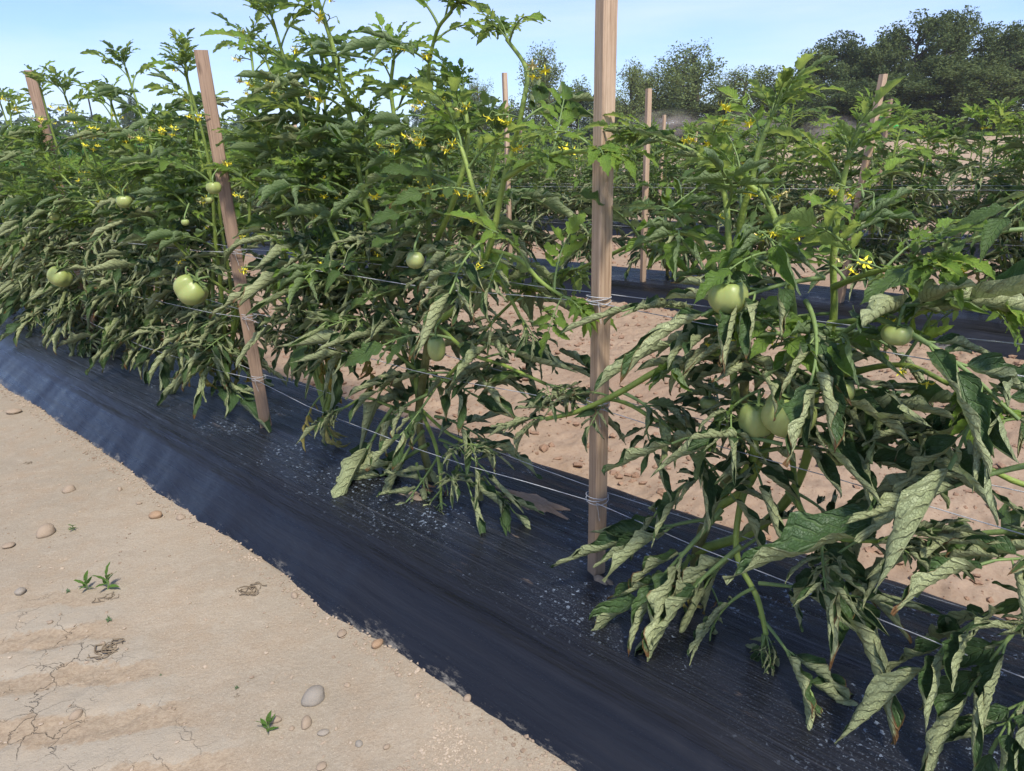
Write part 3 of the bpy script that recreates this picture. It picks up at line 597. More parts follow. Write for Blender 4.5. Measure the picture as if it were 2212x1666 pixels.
def grow(s, c, label, seed, n=5, top=1.15, hi=True, spread=.34, name='tomato_plant', group='tomato plants of the nearest row', step=.06, size=.31, base=True, shoots=0, thick=.12, **kw):
    rng = random.Random(seed); b = W(s, c, 0) ; b.z = float(film_z(np.array([0.]), np.array([s]), c)[0]) - .01
    root = empty(name, b, label, 'tomato plant', group); fork = b + Vector((0, 0, rng.uniform(.1, .18))) + W(rng.uniform(-.04, .04), 0)
    add_stem(root, [b - Vector((0, 0, .03)), b + Vector((.004, 0, .06)), fork], .015, .012, True)
    for k in range(n):
        u = (k + .5) / n * 2 - 1 + rng.uniform(-.15, .15); h = top * rng.uniform(.84, 1.0) * (1 - .08 * abs(u)); w = rng.uniform(-thick, thick)
        if k % 3 == 1 and k // 3 < shoots: h = top * rng.uniform(1.08, 1.17)
        tip = b + W(u * spread, w) + Vector((0, 0, h)); path = [fork - Vector((0, 0, .03))]
        for f in (.25, .5, .75, 1.): q = fork.lerp(tip, f); q += W(u * .07 * math.sin(f * 3.1) + rng.uniform(-.03, .03), rng.uniform(-.03, .03)); path.append(q)
        o, P = add_stem(root, path, .010, .0042)
        dress(root, P, .05, rng, step, size, hi, **kw)
        if hi:      # side shoots
            L = arc(P)
            for q in range(2):
                p, t = sample(P, L, L[-1] * rng.uniform(.2, .75)); sd = W(rng.choice((-1, 1)) * rng.uniform(.3, 1), rng.uniform(-1, .6)).normalized(); ln = rng.uniform(.16, .3)
                e = p + (sd * .7 + Vector((0, 0, rng.uniform(.1, .9)))) * ln; o2, P2 = add_stem(root, [p, p.lerp(e, .5) - Vector((0, 0, .015)), e], .005, .003)
                dress(root, P2, .05, rng, step * 1.1, size * .75, hi, .1, **kw)
    return root, rng

# ------------------------------------------------------------------ nearest row
G1 = 'tomato plants of the nearest row'
def stem_px(root, pts, r0, r1, old=False):     # pts: (px, py, dn)
    return add_stem(root, [on_row(x, y, d) for x, y, d in pts], r0, r1, old)

def plant_centre():
    rng = random.Random(11); b = W(1.47, 1.32, -.01)
    root = empty('tomato_plant', b, 'tallest tomato plant with forked pale stems, directly left of the tall stake', 'tomato plant', G1)
    S = [([(935, 1045, 0), (912, 960, 0), (905, 890, 0), (918, 790, -.02), (930, 700, -.03)], .013, .011, None),
         ([(930, 705, -.03), (990, 662, -.06), (1030, 605, -.08), (1062, 520, -.09), (1078, 440, -.09), (1092, 375, -.09), (1112, 305, -.08), (1130, 225, -.08), (1137, 150, -.06), (1095, 85, -.05)], .010, .0042, dict(start=.35, towards=.3, dens=.8)),
         ([(1092, 385, -.09), (1150, 350, -.1), (1215, 330, -.11), (1285, 327, -.13)], .0055, .0035, dict(start=.08, size=.2)),
         ([(925, 760, -.02), (932, 620, .0), (925, 460, .02), (930, 300, .03), (925, 165, .03), (943, 70, .02), (975, 25, 0)], .009, .004, dict(start=.15, towards=.2)),
         ([(905, 860, .0), (880, 700, .02), (835, 560, .04), (790, 440, .04), (757, 260, .03), (730, 140, .02), (700, 40, .0), (668, -50, 0)], .010, .0055, dict(start=.2, towards=.2)),
         ([(900, 850, .05), (850, 700, .06), (770, 560, .05), (690, 440, .02), (640, 320, 0), (600, 200, 0), (575, 130, 0)], .009, .004, dict(start=.15, towards=.2)),
         ([(860, 640, .03), (850, 480, .1), (860, 330, .1), (845, 200, .1), (850, 130, .1)], .008, .004, dict(start=.1)),
         ([(935, 540, 0), (985, 420, -.04), (1010, 300, -.02), (1000, 200, .02)], .007, .004, dict(start=.1, towards=.3)),
         ([(1065, 500, -.09), (1030, 430, -.12), (1000, 330, -.12), (985, 300, -.1)], .006, .003, dict(start=.1, size=.26)),
         ([(1060, 540, -.08), (1120, 560, -.1), (1170, 610, -.12), (1215, 640, -.12)], .005, .003, dict(start=.05, size=.24)),
         ([(935, 690, -.02), (1010, 760, -.08), (1090, 790, -.1), (1180, 830, -.1)], .005, .003, dict(start=.08, size=.28)),
         ([(830, 560, .0), (760, 560, -.08), (690, 580, -.12), (640, 600, -.14)], .006, .003, dict(start=.05, size=.28)),
         ([(915, 900, 0), (850, 880, -.05), (790, 860, -.1), (745, 880, -.14)], .005, .003, dict(start=.05, size=.27)),
         ([(905, 880, .0), (960, 930, -.06), (1010, 960, -.1)], .005, .003, dict(start=.04, size=.26)), ([(915, 900, -.01), (940, 960, -.06), (950, 1020, -.09), (953, 1085, -.1)], .0055, .003, dict(start=.5)),
         ([(930, 620, .02), (1000, 560, .08), (1050, 430, .1), (1075, 300, .1)], .006, .003, dict(start=.06)), ([(1050, 560, -.08), (1100, 640, -.06), (1140, 720, -.05)], .005, .003, dict(start=.03, size=.26)),
         ([(880, 720, .02), (800, 640, -.06), (720, 500, -.08), (690, 400, -.06), (680, 300, -.02), (690, 200, 0)], .007, .003, dict(start=.06)), ([(930, 720, .02), (960, 600, .08), (975, 460, .1), (960, 330, .1), (955, 240, .1)], .007, .003, dict(start=.1)),
         ([(910, 860, .0), (980, 800, .0), (1060, 700, .02), (1120, 640, .02)], .005, .003, dict(start=.06, size=.27)), ([(900, 800, .0), (830, 740, -.05), (780, 690, -.1), (730, 680, -.12)], .005, .003, dict(start=.05, size=.27))]
    for pts, r0, r1, kw in S:
        o, P = stem_px(root, pts, r0, r1, kw is None)
        if kw is not None: dress(root, P, kw.pop('start'), rng, .043, kw.pop('size', .265), True, zmin=.28, bias=.2, **kw)
    b2 = [([(1040, 1090, 0), (1038, 1060, 0), (1045, 1030, 0)], .009, .006)]
    for pts, r0, r1 in b2: stem_px(root, pts, r0, r1, True)
    # hanging lower leaves
    for x0, y0, x1, y1, d0, d1, sz, m, k in [(953, 1085, 970, 1260, -.1, -.13, .24, 'leaf_curl', 'hang'), (952, 1060, 885, 1150, -.1, -.13, .16, 'leaf_curl', 'hang'), (950, 1020, 1050, 1060, -.09, -.13, .18, 'leaf_curl', 'curl'), (850, 880, 720, 1090, -.06, -.14, .34, 'leaf_curl', 'hang'), (955, 1000, 955, 1230, -.05, -.1, .33, 'leaf_curl', 'hang'), (925, 960, 735, 1090, -.05, -.12, .36, 'leaf_curl', 'hang'), (915, 930, 800, 1100, -.05, -.14, .36, 'leaf_curl', 'hang'),
            (950, 980, 880, 1130, -.05, -.12, .28, 'leaf_curl', 'curl'), (960, 960, 1090, 1110, -.04, -.1, .3, 'leaf_curl', 'hang'), (950, 950, 1140, 1040, -.04, -.1, .33, 'leaf_curl', 'curl'), (940, 900, 1120, 980, -.04, -.1, .32, 'leaf_curl', 'curl'),
            (930, 850, 760, 960, -.04, -.16, .34, 'leaf_curl', 'curl'), (920, 800, 740, 850, -.04, -.16, .34, 'leaf_curl', 'curl'), (930, 820, 1120, 860, -.04, -.12, .33, 'leaf_curl', 'curl'), (920, 740, 720, 700, -.04, -.16, .34, 'leaf_curl', 'curl'),
            (900, 1000, 880, 1130, -.08, -.12, .3, 'leaf_dead', 'dry'), (960, 1040, 1010, 1090, -.02, -.04, .14, 'leaf_dead', 'dry'), (1045, 1030, 1100, 1110, -.02, -.06, .2, 'leaf_curl', 'hang')]:
        p, q = on_row(x0, y0, d0), on_row(x1, y1, d1); put_leaf(root, p, q - p, max(sz, min(sz * 1.3, (q - p).length * .9)) if k == 'hang' else sz, m, k, True, rng, 'withered brown leaf' if m == 'leaf_dead' else None, .5)
    T = lambda x, y, dn, r, **kw: tomato(root, on_row(x, y, dn), r, stem_to=on_row(x + 10, y - 60, dn + .04), **kw)
    T(897, 562, -.22, .0225, rz=.0205, tilt=(-.5, 0, 0), seed=1, label='small green tomato beside an upright stem'); T(943, 752, -.2, .023, rz=.034, seed=2, depth=.03, label='egg shaped green tomato in the forking stems'); T(984, 577, -.02, .009, seed=3)
    for x, y, dn in ((795, 130, -.02), (905, 262, -.14), (905, 330, -.12), (850, 345, -.14), (810, 450, -.14), (1090, 290, -.12), (1050, 610, -.14), (1000, 270, -.1), (715, 20, .0), (590, 195, -.05), (880, 130, .0), (920, 150, 0), (1160, 195, -.1), (640, 130, 0), (690, 240, -.1)):
        p = on_row(x, y, dn); put_truss(root, p + Vector((.03, .03, .035)), Vector((-.8, -.7, .1)), 1.1, rng)
    return root
def plant_right():
    rng = random.Random(23); b = W(.63, 1.31, -.01)
    root = empty('tomato_plant', b, 'open tomato plant with large curled leaves, first plant right of the tall stake', 'tomato plant', G1)
    S = [([(1512, 1295, 0), (1503, 1215, 0), (1520, 1145, 0), (1560, 1060, .01), (1595, 980, .02), (1605, 880, .02), (1612, 740, .02)], .0135, .010, None),
         ([(1612, 745, .02), (1598, 600, .0), (1600, 480, -.02), (1622, 400, -.03), (1640, 320, -.02), (1665, 255, 0)], .009, .004, dict(start=.06, dens=.8)),
         ([(1505, 1190, 0), (1620, 1150, .02), (1700, 1080, .03), (1745, 980, .04), (1765, 830, .04), (1800, 690, .02), (1800, 560, 0), (1815, 430, -.02), (1832, 345, -.02)], .012, .004, dict(start=.42, dens=.85)),
         ([(1545, 1100, -.02), (1620, 1040, -.04), (1690, 860, -.05), (1715, 700, -.05), (1690, 540, -.06), (1660, 440, -.06), (1600, 385, -.06)], .008, .004, dict(start=.3, dens=.8, towards=.2)),
         ([(1560, 1070, .0), (1630, 980, -.1), (1590, 860, -.1), (1580, 700, -.08), (1575, 540, -.06), (1560, 400, -.05), (1500, 330, -.05), (1420, 300, -.06)], .008, .003, dict(start=.35, dens=.75, size=.24)),
         ([(1650, 780, -.02), (1560, 762, -.08), (1440, 792, -.1), (1335, 850, -.12), (1245, 890, -.12), (1180, 905, -.13)], .008, .004, dict(start=.04, size=.26, dens=1.1)),
         ([(1600, 905, 0), (1530, 940, -.06), (1440, 920, -.08), (1350, 870, -.07), (1270, 860, -.06)], .006, .003, dict(start=.03, size=.25)),
         ([(1560, 620, -.02), (1500, 510, .0), (1400, 515, .02), (1320, 550, .03), (1250, 580, .03)], .006, .003, dict(start=.06, size=.22, dens=.75)),
         ([(1710, 980, 0), (1730, 1100, -.06), (1800, 1160, -.1), (1900, 1170, -.12)], .005, .003, dict(start=.08, size=.3)),
         ([(1760, 840, .0), (1860, 800, -.04), (1960, 790, -.07), (2050, 830, -.08)], .006, .003, dict(start=.06, size=.3)),
         ([(1790, 700, .0), (1880, 690, -.03), (1950, 690, -.05), (2040, 650, -.05), (2095, 655, -.05)], .005, .003, dict(start=.1, size=.24, dens=.5)),
         ([(1800, 620, .0), (1880, 590, -.06), (1960, 575, -.1)], .005, .003, dict(start=.04, size=.32)),
         ([(1640, 1000, -.02), (1600, 1090, -.07), (1592, 1200, -.1), (1635, 1290, -.12), (1655, 1370, -.13)], .006, .004, dict(start=.5, dens=0))]
    for pts, r0, r1, kw in S:
        o, P = stem_px(root, pts, r0, r1, kw is None)
        if kw is not None: dress(root, P, kw.pop('start'), rng, .042, kw.pop('size', .265), True, .14, .68, **kw)
    for x0, y0, x1, y1, d0, d1, sz, m, k in [(1650, 1370, 1640, 1600, -.12, -.16, .3, 'leaf_curl', 'hang'), (1640, 1330, 1770, 1500, -.12, -.16, .26, 'leaf_curl', 'hang'), (1600, 1180, 1390, 1380, -.1, -.2, .36, 'leaf_curl', 'hang'), (1560, 1100, 1420, 1300, -.06, -.2, .4, 'leaf_curl', 'hang'),
            (1630, 1270, 1440, 1400, -.12, -.16, .26, 'leaf_curl', 'curl'), (1640, 1260, 1860, 1310, -.12, -.14, .28, 'leaf_curl', 'curl'), (1560, 1120, 1300, 1150, -.05, -.14, .32, 'leaf_curl', 'hang'), (1700, 1060, 1830, 1260, -.02, -.1, .34, 'leaf_curl', 'hang'),
            (1630, 980, 1900, 960, -.08, -.12, .32, 'leaf_curl', 'curl'), (1640, 900, 1890, 940, -.08, -.15, .36, 'leaf_curl', 'curl'), (1700, 700, 1540, 720, -.06, -.14, .3, 'leaf_curl', 'curl'), (1740, 650, 1800, 760, -.08, -.18, .3, 'leaf_curl', 'hang'), (1780, 600, 1640, 640, -.06, -.16, .32, 'leaf_curl', 'curl'),
            (1800, 740, 1960, 640, -.05, -.13, .36, 'leaf_curl', 'curl'), (1640, 1160, 1550, 1230, -.06, -.1, .24, 'leaf_curl', 'hang'), (1580, 1000, 1450, 1060, -.05, -.12, .3, 'leaf_curl', 'curl'), (1820, 680, 2000, 740, -.05, -.1, .3, 'leaf_curl', 'curl'), (1760, 900, 1900, 860, -.02, -.08, .3, 'leaf_curl', 'hang'), (1650, 840, 1560, 900, -.14, -.18, .2, 'leaf_top', 'flat'), (1560, 700, 1450, 660, -.03, -.1, .3, 'leaf_curl', 'curl'),
            (1720, 720, 1560, 745, -.16, -.2, .26, 'leaf_curl', 'curl'), (1900, 690, 2180, 860, -.14, -.2, .34, 'leaf_curl', 'curl'), (1640, 560, 1500, 640, -.14, -.2, .22, 'leaf_curl', 'curl'), (1690, 960, 1560, 950, -.18, -.2, .28, 'leaf_curl', 'curl'), (1700, 800, 1690, 930, -.24, -.26, .13, 'leaf', 'flat'),
            (1500, 1200, 1320, 1280, -.04, -.14, .3, 'leaf_dead', 'dry'), (1490, 1200, 1360, 1350, -.08, -.16, .34, 'leaf_yellow', 'dry'), (1510, 1230, 1480, 1270, -.02, -.06, .15, 'leaf_dead', 'dry'), (1530, 1260, 1620, 1350, -.02, -.05, .16, 'leaf_dead', 'dry')]:
        p, q = on_row(x0, y0, d0), on_row(x1, y1, d1); put_leaf(root, p, q - p, max(sz, min(sz * 1.3, (q - p).length * .9)) if k == 'hang' else sz, m, k, True, rng, {'leaf_dead': 'withered brown leaf', 'leaf_yellow': 'yellowing leaf'}.get(m), .5)
    T = lambda x, y, dn, r, **kw: tomato(root, on_row(x, y, dn), r, stem_to=on_row(x + 15, y - 60, dn + .05), **kw)
    T(1572, 640, -.2, .034, rz=.031, seed=5, label='smooth green tomato under a curled leaf'); T(1938, 722, -.16, .023, rz=.017, seed=6, label='small green tomato under a wide calyx')
    T(1698, 893, -.18, .047, rz=.042, ribs=5, depth=.34, skew=.12, tilt=(.35, .2, .4), seed=7, label='biggest ribbed green tomato, low in the plant'); T(1635, 905, -.17, .032, rz=.036, ribs=5, depth=.12, seed=8); T(1812, 845, -.14, .026, rz=.022, seed=9); T(1532, 872, -.02, .02, seed=10); T(1810, 985, .02, .022, seed=12)
    for x, y, dn in ((1590, 265, -.08), (1595, 300, -.08), (1555, 775, -.17), (1615, 770, -.17), (1825, 455, -.1), (1870, 465, -.08), (2060, 665, -.1), (2105, 635, -.09), (1510, 340, -.08), (1700, 540, -.1), (1690, 740, -.12)):
        put_truss(root, on_row(x, y, dn) + Vector((.02, .03, .03)), Vector((-.6, -.8, .15)), .95, rng)
    return root
plant_centre(); plant_right()
def extra_px(root, rng, leaves=(), toms=(), flowers=()):
    for x0, y0, x1, y1, d0, d1, sz, m, k in leaves:
        p, q = on_row(x0, y0, d0), on_row(x1, y1, d1); put_leaf(root, p, q - p, max(sz, min(sz * 1.3, (q - p).length * .9)) if k == 'hang' else sz, m, k, True, rng, {'leaf_dead': 'withered brown leaf', 'leaf_yellow': 'yellowing leaf'}.get(m), .5)
    for x, y, dn, r, kw in toms: tomato(root, on_row(x, y, dn), r, stem_to=on_row(x + 8, y - 40, dn + .05), **kw)
    for x, y, dn in flowers: put_truss(root, on_row(x, y, dn) + Vector((.03, .03, .03)), Vector((-.8, -.7, .1)), 1.15, rng)
CL = 'leaf_curl'
# plant at the right frame edge
r, g = grow(-.1, 1.31, 'tomato plant cut off by the right edge of the photo, nearest to the path corner', 31, n=3, top=.66, spread=.22, step=.075, size=.27, thick=.07, curl_z=.95, dens=.85, fl=.1, zmin=.3)
extra_px(r, g, [(2330, 1230, 2140, 1200, -.1, -.3, .26, CL, 'curl'), (2260, 1290, 1960, 1390, -.05, -.12, .32, CL, 'curl'), (2250, 1300, 2110, 1470, -.08, -.16, .28, CL, 'hang'), (2300, 1450, 2060, 1600, -.1, -.2, .24, CL, 'hang'), (2260, 1150, 1850, 1190, -.05, -.1, .36, CL, 'curl'),
                (2280, 860, 2060, 780, -.04, -.14, .36, CL, 'curl'), (2270, 760, 2080, 900, -.05, -.14, .34, CL, 'curl'), (2280, 500, 2080, 520, -.05, -.1, .26, 'leaf', 'flat'), (2300, 420, 2170, 460, -.2, -.3, .18, 'leaf', 'flat'), (2250, 1000, 2010, 1060, -.05, -.12, .34, CL, 'hang')])
r, g = grow(2.17, 1.33, 'dense tomato plant with a knobbly bent base, just right of the leaning second stake', 41, n=8, top=1.2, spread=.38, step=.05, size=.28, shoots=3, thick=.16, towards=.25, zmin=.36, bias=.35)
extra_px(r, g, [(705, 860, 610, 960, -.05, -.12, .3, 'leaf_yellow', 'dry'), (700, 850, 600, 890, -.05, -.12, .28, 'leaf_yellow', 'dry'), (690, 640, 530, 740, -.05, -.2, .34, CL, 'curl'), (700, 560, 540, 620, -.05, -.2, .34, CL, 'hang'), (720, 700, 640, 800, -.02, -.12, .28, CL, 'hang')],
         [], [(905, 330, -.2), (600, 200, -.1), (520, 150, -.05), (530, 600, -.16), (525, 95, -.05)])
r, g = grow(2.91, 1.33, 'dense tomato plant bearing a large ribbed fruit, between the second and third stakes', 43, n=8, top=1.19, spread=.38, step=.05, size=.28, shoots=3, thick=.16, towards=.25, zmin=.2, bias=.35)
extra_px(r, g, [(430, 850, 440, 980, -.08, -.15, .26, CL, 'hang'), (480, 760, 310, 860, -.05, -.2, .36, CL, 'hang'), (440, 700, 270, 830, -.05, -.2, .38, CL, 'hang'), (470, 800, 520, 900, -.05, -.15, .3, CL, 'hang'), (430, 620, 200, 640, -.05, -.2, .34, CL, 'curl')],
         [(408, 622, -.26, .062, dict(rz=.05, ribs=4, depth=.34, skew=.16, tilt=(.15, .95, .4), seed=21, label='large kidney shaped green tomato')), (268, 435, -.24, .03, dict(seed=22)), (400, 480, -.25, .0135, dict(seed=23)), (462, 405, -.2, .025, dict(seed=24)), (452, 432, -.14, .014, dict(seed=28))], [(305, 315, -.18), (350, 300, -.18), (375, 300, -.18), (430, 270, -.15), (495, 370, -.15), (540, 200, -.1)])
r, g = grow(3.62, 1.33, 'dense tomato plant left of the one with the large ribbed fruit', 47, n=8, top=1.14, spread=.38, step=.055, size=.28, shoots=3, thick=.16, towards=.25, zmin=.15, bias=.35)
extra_px(r, g, [(250, 700, 60, 750, -.05, -.25, .38, CL, 'hang'), (240, 740, 110, 820, -.05, -.2, .32, CL, 'hang'), (300, 760, 190, 830, -.05, -.2, .3, CL, 'hang'), (170, 640, 90, 720, -.1, -.2, .34, CL, 'curl')],
         [(130, 597, -.26, .056, dict(rz=.05, ribs=5, depth=.16, tilt=(-.2, .5, 0), seed=25, label='round green tomato low in the foliage')), (118, 466, -.26, .026, dict(seed=26))], [(150, 250, -.18), (160, 262, -.18), (165, 275, -.18), (210, 290, -.18), (130, 245, -.18), (205, 330, -.18), (205, 310, -.18), (90, 270, -.15), (165, 262, -.2), (190, 300, -.2)])
r, g = grow(4.33, 1.33, 'tomato plant around the foot of the third stake', 53, n=7, top=1.2, spread=.38, step=.06, shoots=2, thick=.16, towards=.25, fl=.2)
extra_px(r, g, [(60, 650, 10, 720, -.1, -.2, .3, 'leaf_yellow', 'dry'), (80, 640, 0, 690, -.1, -.2, .34, CL, 'hang')], [], [(10, 225, -.1), (40, 250, -.1), (15, 300, -.1)])
grow(5.05, 1.33, 'tomato plant one beyond the third stake, at the left edge', 59, n=6, top=1.2, shoots=2, spread=.36, step=.065, towards=.2, fl=.2)
grow(5.8, 1.33, 'tomato plant two beyond the third stake, nearly out of frame', 61, n=6, top=1.2, spread=.36, step=.07)
grow(6.6, 1.33, 'farthest tomato plant of the nearest row at the left edge', 67, n=4, top=1.15, spread=.36, step=.08, hi=False)

# ------------------------------------------------------------------ stakes and twine
def stake(s, n, top, label, lean=(0, 0), a=.033, b=.033, mat='wood', rz=28, group='wooden stakes'):
    r = random.Random(int(s * 100 + n)); rows = 14; P = []
    for i in range(rows):
        t = i / (rows - 1); z = -.2 + (top + .2) * t; ox, oy = lean[0] * z + .002 * math.sin(t * 5 + s), lean[1] * z; rg = []
        bev = .0025; ha, hb = a / 2, b / 2
        for (x, y) in ((ha - bev, -hb), (ha, -hb + bev), (ha, hb - bev), (ha - bev, hb), (-ha + bev, hb), (-ha, hb - bev), (-ha, -hb + bev), (-ha + bev, -hb)):
            c, q = math.cos(math.radians(rz)), math.sin(math.radians(rz)); x += r.uniform(-.0005, .0005); rg.append((x * c - y * q + ox, x * q + y * c + oy, z))
        P.append(rg)
    A = Acc(); A.grid(np.array(P), None, 0, close=True); A.f.append(tuple(range(A.n - 8, A.n))); A.m.append(0)
    o = link('wooden_stake', A.mesh('wooden_stake', [M[mat]], smooth=False), None, W(s, n, 0)); return tag(o, label, 'stake', group)
GS = 'stakes of the nearest row'
stake(.87, 1.235, 1.5, 'tall square stake in front of the plants, rising past the top of the photo', (.012, 0), .033, .033)
stake(2.45, 1.24, 1.35, 'greyish flat stake leaning left, beside the large ribbed tomato', (-.02, 0), .044, .022, 'wood_old', 20)
stake(4.33, 1.27, 1.46, 'stake leaning left at the left end of the nearest row, sticking out above the foliage', (-.02, -.0), .05, .024, 'wood_old', 15)
stake(6.0, 1.26, 1.28, 'stake lost in the foliage at the left end of the nearest row', (0, 0), .04, .03, 'wood_old', 15)
def twine(c, z, s0, s1, stakes, label, r=.0010, gap=.02):
    root = empty('twine', W(s0, c, z), label, 'twine', 'white twine strung along the rows'); sg = [s0] + stakes + [s1]
    for sd in (-1, 1):
        pts = []
        for a, b in zip(sg, sg[1:]):
            for k in range(8):
                t = k / 8; s = a + (b - a) * t; sag = math.sin(math.pi * t); pts.append(W(s, c + sd * (gap + .035 * sag), z - (.012 if sd < 0 else .004) * sag + .006 * sd + .003 * math.sin(s * 9 + sd)) - root.location)
        A = Acc(); tube(A, pts, r, 5); link('strand', A.mesh('strand', [M['twine']]), root)
    for s in stakes:
        A = Acc(); p0 = W(s, c, z) - root.location
        for k in range(3):
            ring = [p0 + Vector((math.cos(t) * .027, math.sin(t) * .027, .0045 * (k - 1) + .004 * math.sin(t + k * 2))) for t in [2 * math.pi * j / 16 for j in range(17)]]; tube(A, ring, r * .95, 5, 0, False)
        kn = p0 + Vector((-.006, -.028, 0)); tube(A, [kn, kn + Vector((.004, -.006, -.02)), kn + Vector((.008, .0, -.05))], r * .5, 4)
        link('knot', A.mesh('knot', [M['twine']]), root)
for z, nm in ((.69, 'upper'), (.45, 'middle'), (.21, 'lowest')): twine(1.24, z, -1.3, 7.5, [.87, 2.45, 4.33, 6.0], nm + ' white twine of the nearest row, tied to the tall stake')

# ------------------------------------------------------------------ rows behind
G2 = 'tomato plants of the second row'; G3 = 'tomato plants of the rows farther back'
def copy_tree(o, loc, rot=0., sc=1.):
    c = o.copy(); COL.objects.link(c); c.location = loc; c.rotation_euler = (0, 0, rot); c.scale = (sc, sc, sc)
    for ch in o.children:
        k = ch.copy(); COL.objects.link(k); k.parent = c
        for g_ in ch.children: q = g_.copy(); COL.objects.link(q); q.parent = k
    return c
protos = []
for i in range(4):
    r, g = grow(1.0 + i * .75, ROWS[1], '', 200 + i, n=7, top=1.2, hi=False, spread=.38, group=G2, step=.045, size=.29, thick=.14, zmin=.2, curl_z=.72, fl=.12, shoots=1 if i % 2 else 0)
    for j in range(2): tomato(r, r.location + W(g.uniform(-.3, .3), -.15, g.uniform(.3, .75)), .025, seed=60 + i * 3 + j)
    protos.append(r)
cnt = 0; lab2 = {}
for k in range(24):
    s = -.2 + k * .76
    near = ['cut by the right edge', 'right of the leaning second-row stake', 'just behind the leaning second-row stake', 'between two second-row stakes, seen over the right plant', 'seen over the middle of the right plant', 'seen just right of the tall near stake', 'seen just left of the tall near stake']
    lb = 'second-row tomato plant ' + near[k] if k < len(near) else 'second-row tomato plant glimpsed through the foliage of the nearest row'
    if k < 4: o = protos[k]; o.location = W(s, ROWS[1]); 
    else: o = copy_tree(protos[k % 4], W(s, ROWS[1]), (math.pi if (k // 4) % 2 else 0) + rnd.uniform(-.2, .2), rnd.uniform(.93, 1.05))
    o['label'] = lb
# farther rows: foliage of one plant joined, since its leaves are too many and small to pick apart
def joined_plant(seed, step, size):
    r, g = grow(0, ROWS[2], '', seed, n=6, top=1.15, hi=False, spread=.46, thick=.16, zmin=.15, step=step, size=size, curl_z=.72, fl=.1, shoots=1)
    ch = [c for c in r.children if c.name.startswith(('leaf', 'flower'))]; mats = []; Vs, Fs, Ms, Us = [], [], [], []; n0 = 0; cache = {}
    for c in ch:
        me = c.data
        if me.name not in cache:
            co = np.zeros(len(me.vertices) * 3); me.vertices.foreach_get('co', co); f = np.zeros(len(me.loops), int); me.loops.foreach_get('vertex_index', f)
            lt = np.zeros(len(me.polygons), int); me.polygons.foreach_get('loop_total', lt); mi = np.zeros(len(me.polygons), int); me.polygons.foreach_get('material_index', mi)
            uv = np.zeros(len(me.loops) * 2); me.uv_layers[0].data.foreach_get('uv', uv); cache[me.name] = (co.reshape(-1, 3), f, lt, mi, uv)
        co, f, lt, mi, uv = cache[me.name]; B = np.array(c.matrix_basis); Vs.append(co @ B[:3, :3].T + B[:3, 3]); Fs.append((f + n0, lt)); n0 += len(co)
        loc = []
        for m in me.materials:
            if m not in mats: mats.append(m)
            loc.append(mats.index(m))
        Ms.append(np.array(loc)[mi]); Us.append(uv)
    me = bpy.data.meshes.new('foliage'); V = np.concatenate(Vs); F = np.concatenate([a for a, b in Fs]); LT = np.concatenate([b for a, b in Fs])
    me.vertices.add(len(V)); me.vertices.foreach_set('co', V.ravel()); me.loops.add(len(F)); me.loops.foreach_set('vertex_index', F)
    me.polygons.add(len(LT)); me.polygons.foreach_set('loop_start', np.concatenate([[0], np.cumsum(LT)[:-1]])); me.polygons.foreach_set('loop_total', LT)
    for m in mats: me.materials.append(m)
    me.polygons.foreach_set('material_index', np.concatenate(Ms)); me.polygons.foreach_set('use_smooth', np.ones(len(LT), bool))
    me.uv_layers.new(name='uv').data.foreach_set('uv', np.concatenate(Us)); me.update(); me.validate()
    for c in ch: bpy.data.objects.remove(c)
    fo = link('foliage', me, r); fo['kind'] = 'stuff'; return r
jp = [joined_plant(300 + i, .066, .36) for i in range(3)]
k0 = 0
for ri, (c, s0, s1, lb) in enumerate(((ROWS[2], -.5, 26, 'third-row tomato plant, low dark bush behind the second row'), (ROWS[3], -.6, 30, 'fourth-row tomato plant, small dark bush far back'), (ROWS[4], 7.0, 34, 'fifth-row tomato plant, smallest dark bush at the far end of the plot'))):
    s = s0
    while s < s1:
        if k0 < 3: o = jp[k0]; o.location = W(s, c)
        else: o = copy_tree(jp[k0 % 3], W(s, c), rnd.choice((0, math.pi)) + rnd.uniform(-.2, .2), rnd.uniform(.9, 1.02) * (.94 if ri == 0 else .66 if ri == 1 and s < 5.2 else .92))
        o['label'] = lb; o['group'] = ('third', 'fourth', 'fifth')[ri] + ' row of tomato plants'; k0 += 1; s += .68 if ri == 0 else .8
for s, c, top, lb, lean, m in [(4.34, 4.78, 1.63, 'thin pale stake standing high above the plants left of the tall near stake', (0, 0), 'wood'), (2.93, 4.78, 1.40, 'stake in the second row, seen just right of the tall near stake', (0, 0), 'wood'),
        (1.445, 4.8, 1.36, 'pale stake leaning right in the second row, with a shoot over its tip', (.05, -.045), 'wood'), (6.1, 5, 1.35, 'small stake of the second row peeping over the centre plant', (0, 0), 'wood'), (8.0, 5, 1.4, 'small stake behind the leaning second stake', (0, 0), 'wood'),
        (4.98, 8.45, 1.38, 'short distant stake leaning right, right of the tall near stake', (.03, 0), 'wood'), (2.31, 8.45, 1.39, 'distant thin grey stake before the tractor', (.02, 0), 'wood_old'), (7.6, 8.72, 1.3, 'faint stake of the third row, left of the tall near stake', (0, 0), 'wood_old'), (6.6, 12.4, 1.35, 'faintest stake, far back near the dust', (.03, 0), 'wood')]:
    stake(s, c, top, lb, lean, .036, .036, m, 25, 'stakes of the rows behind')
for c, lb in ((ROWS[1], 'second'), (ROWS[2], 'third')):
    for z, nm in ((.72, 'upper'), (.42, 'lower')): twine(c - .1, z, -2, 14, [], nm + ' white twine of the %s row' % lb, .0012)

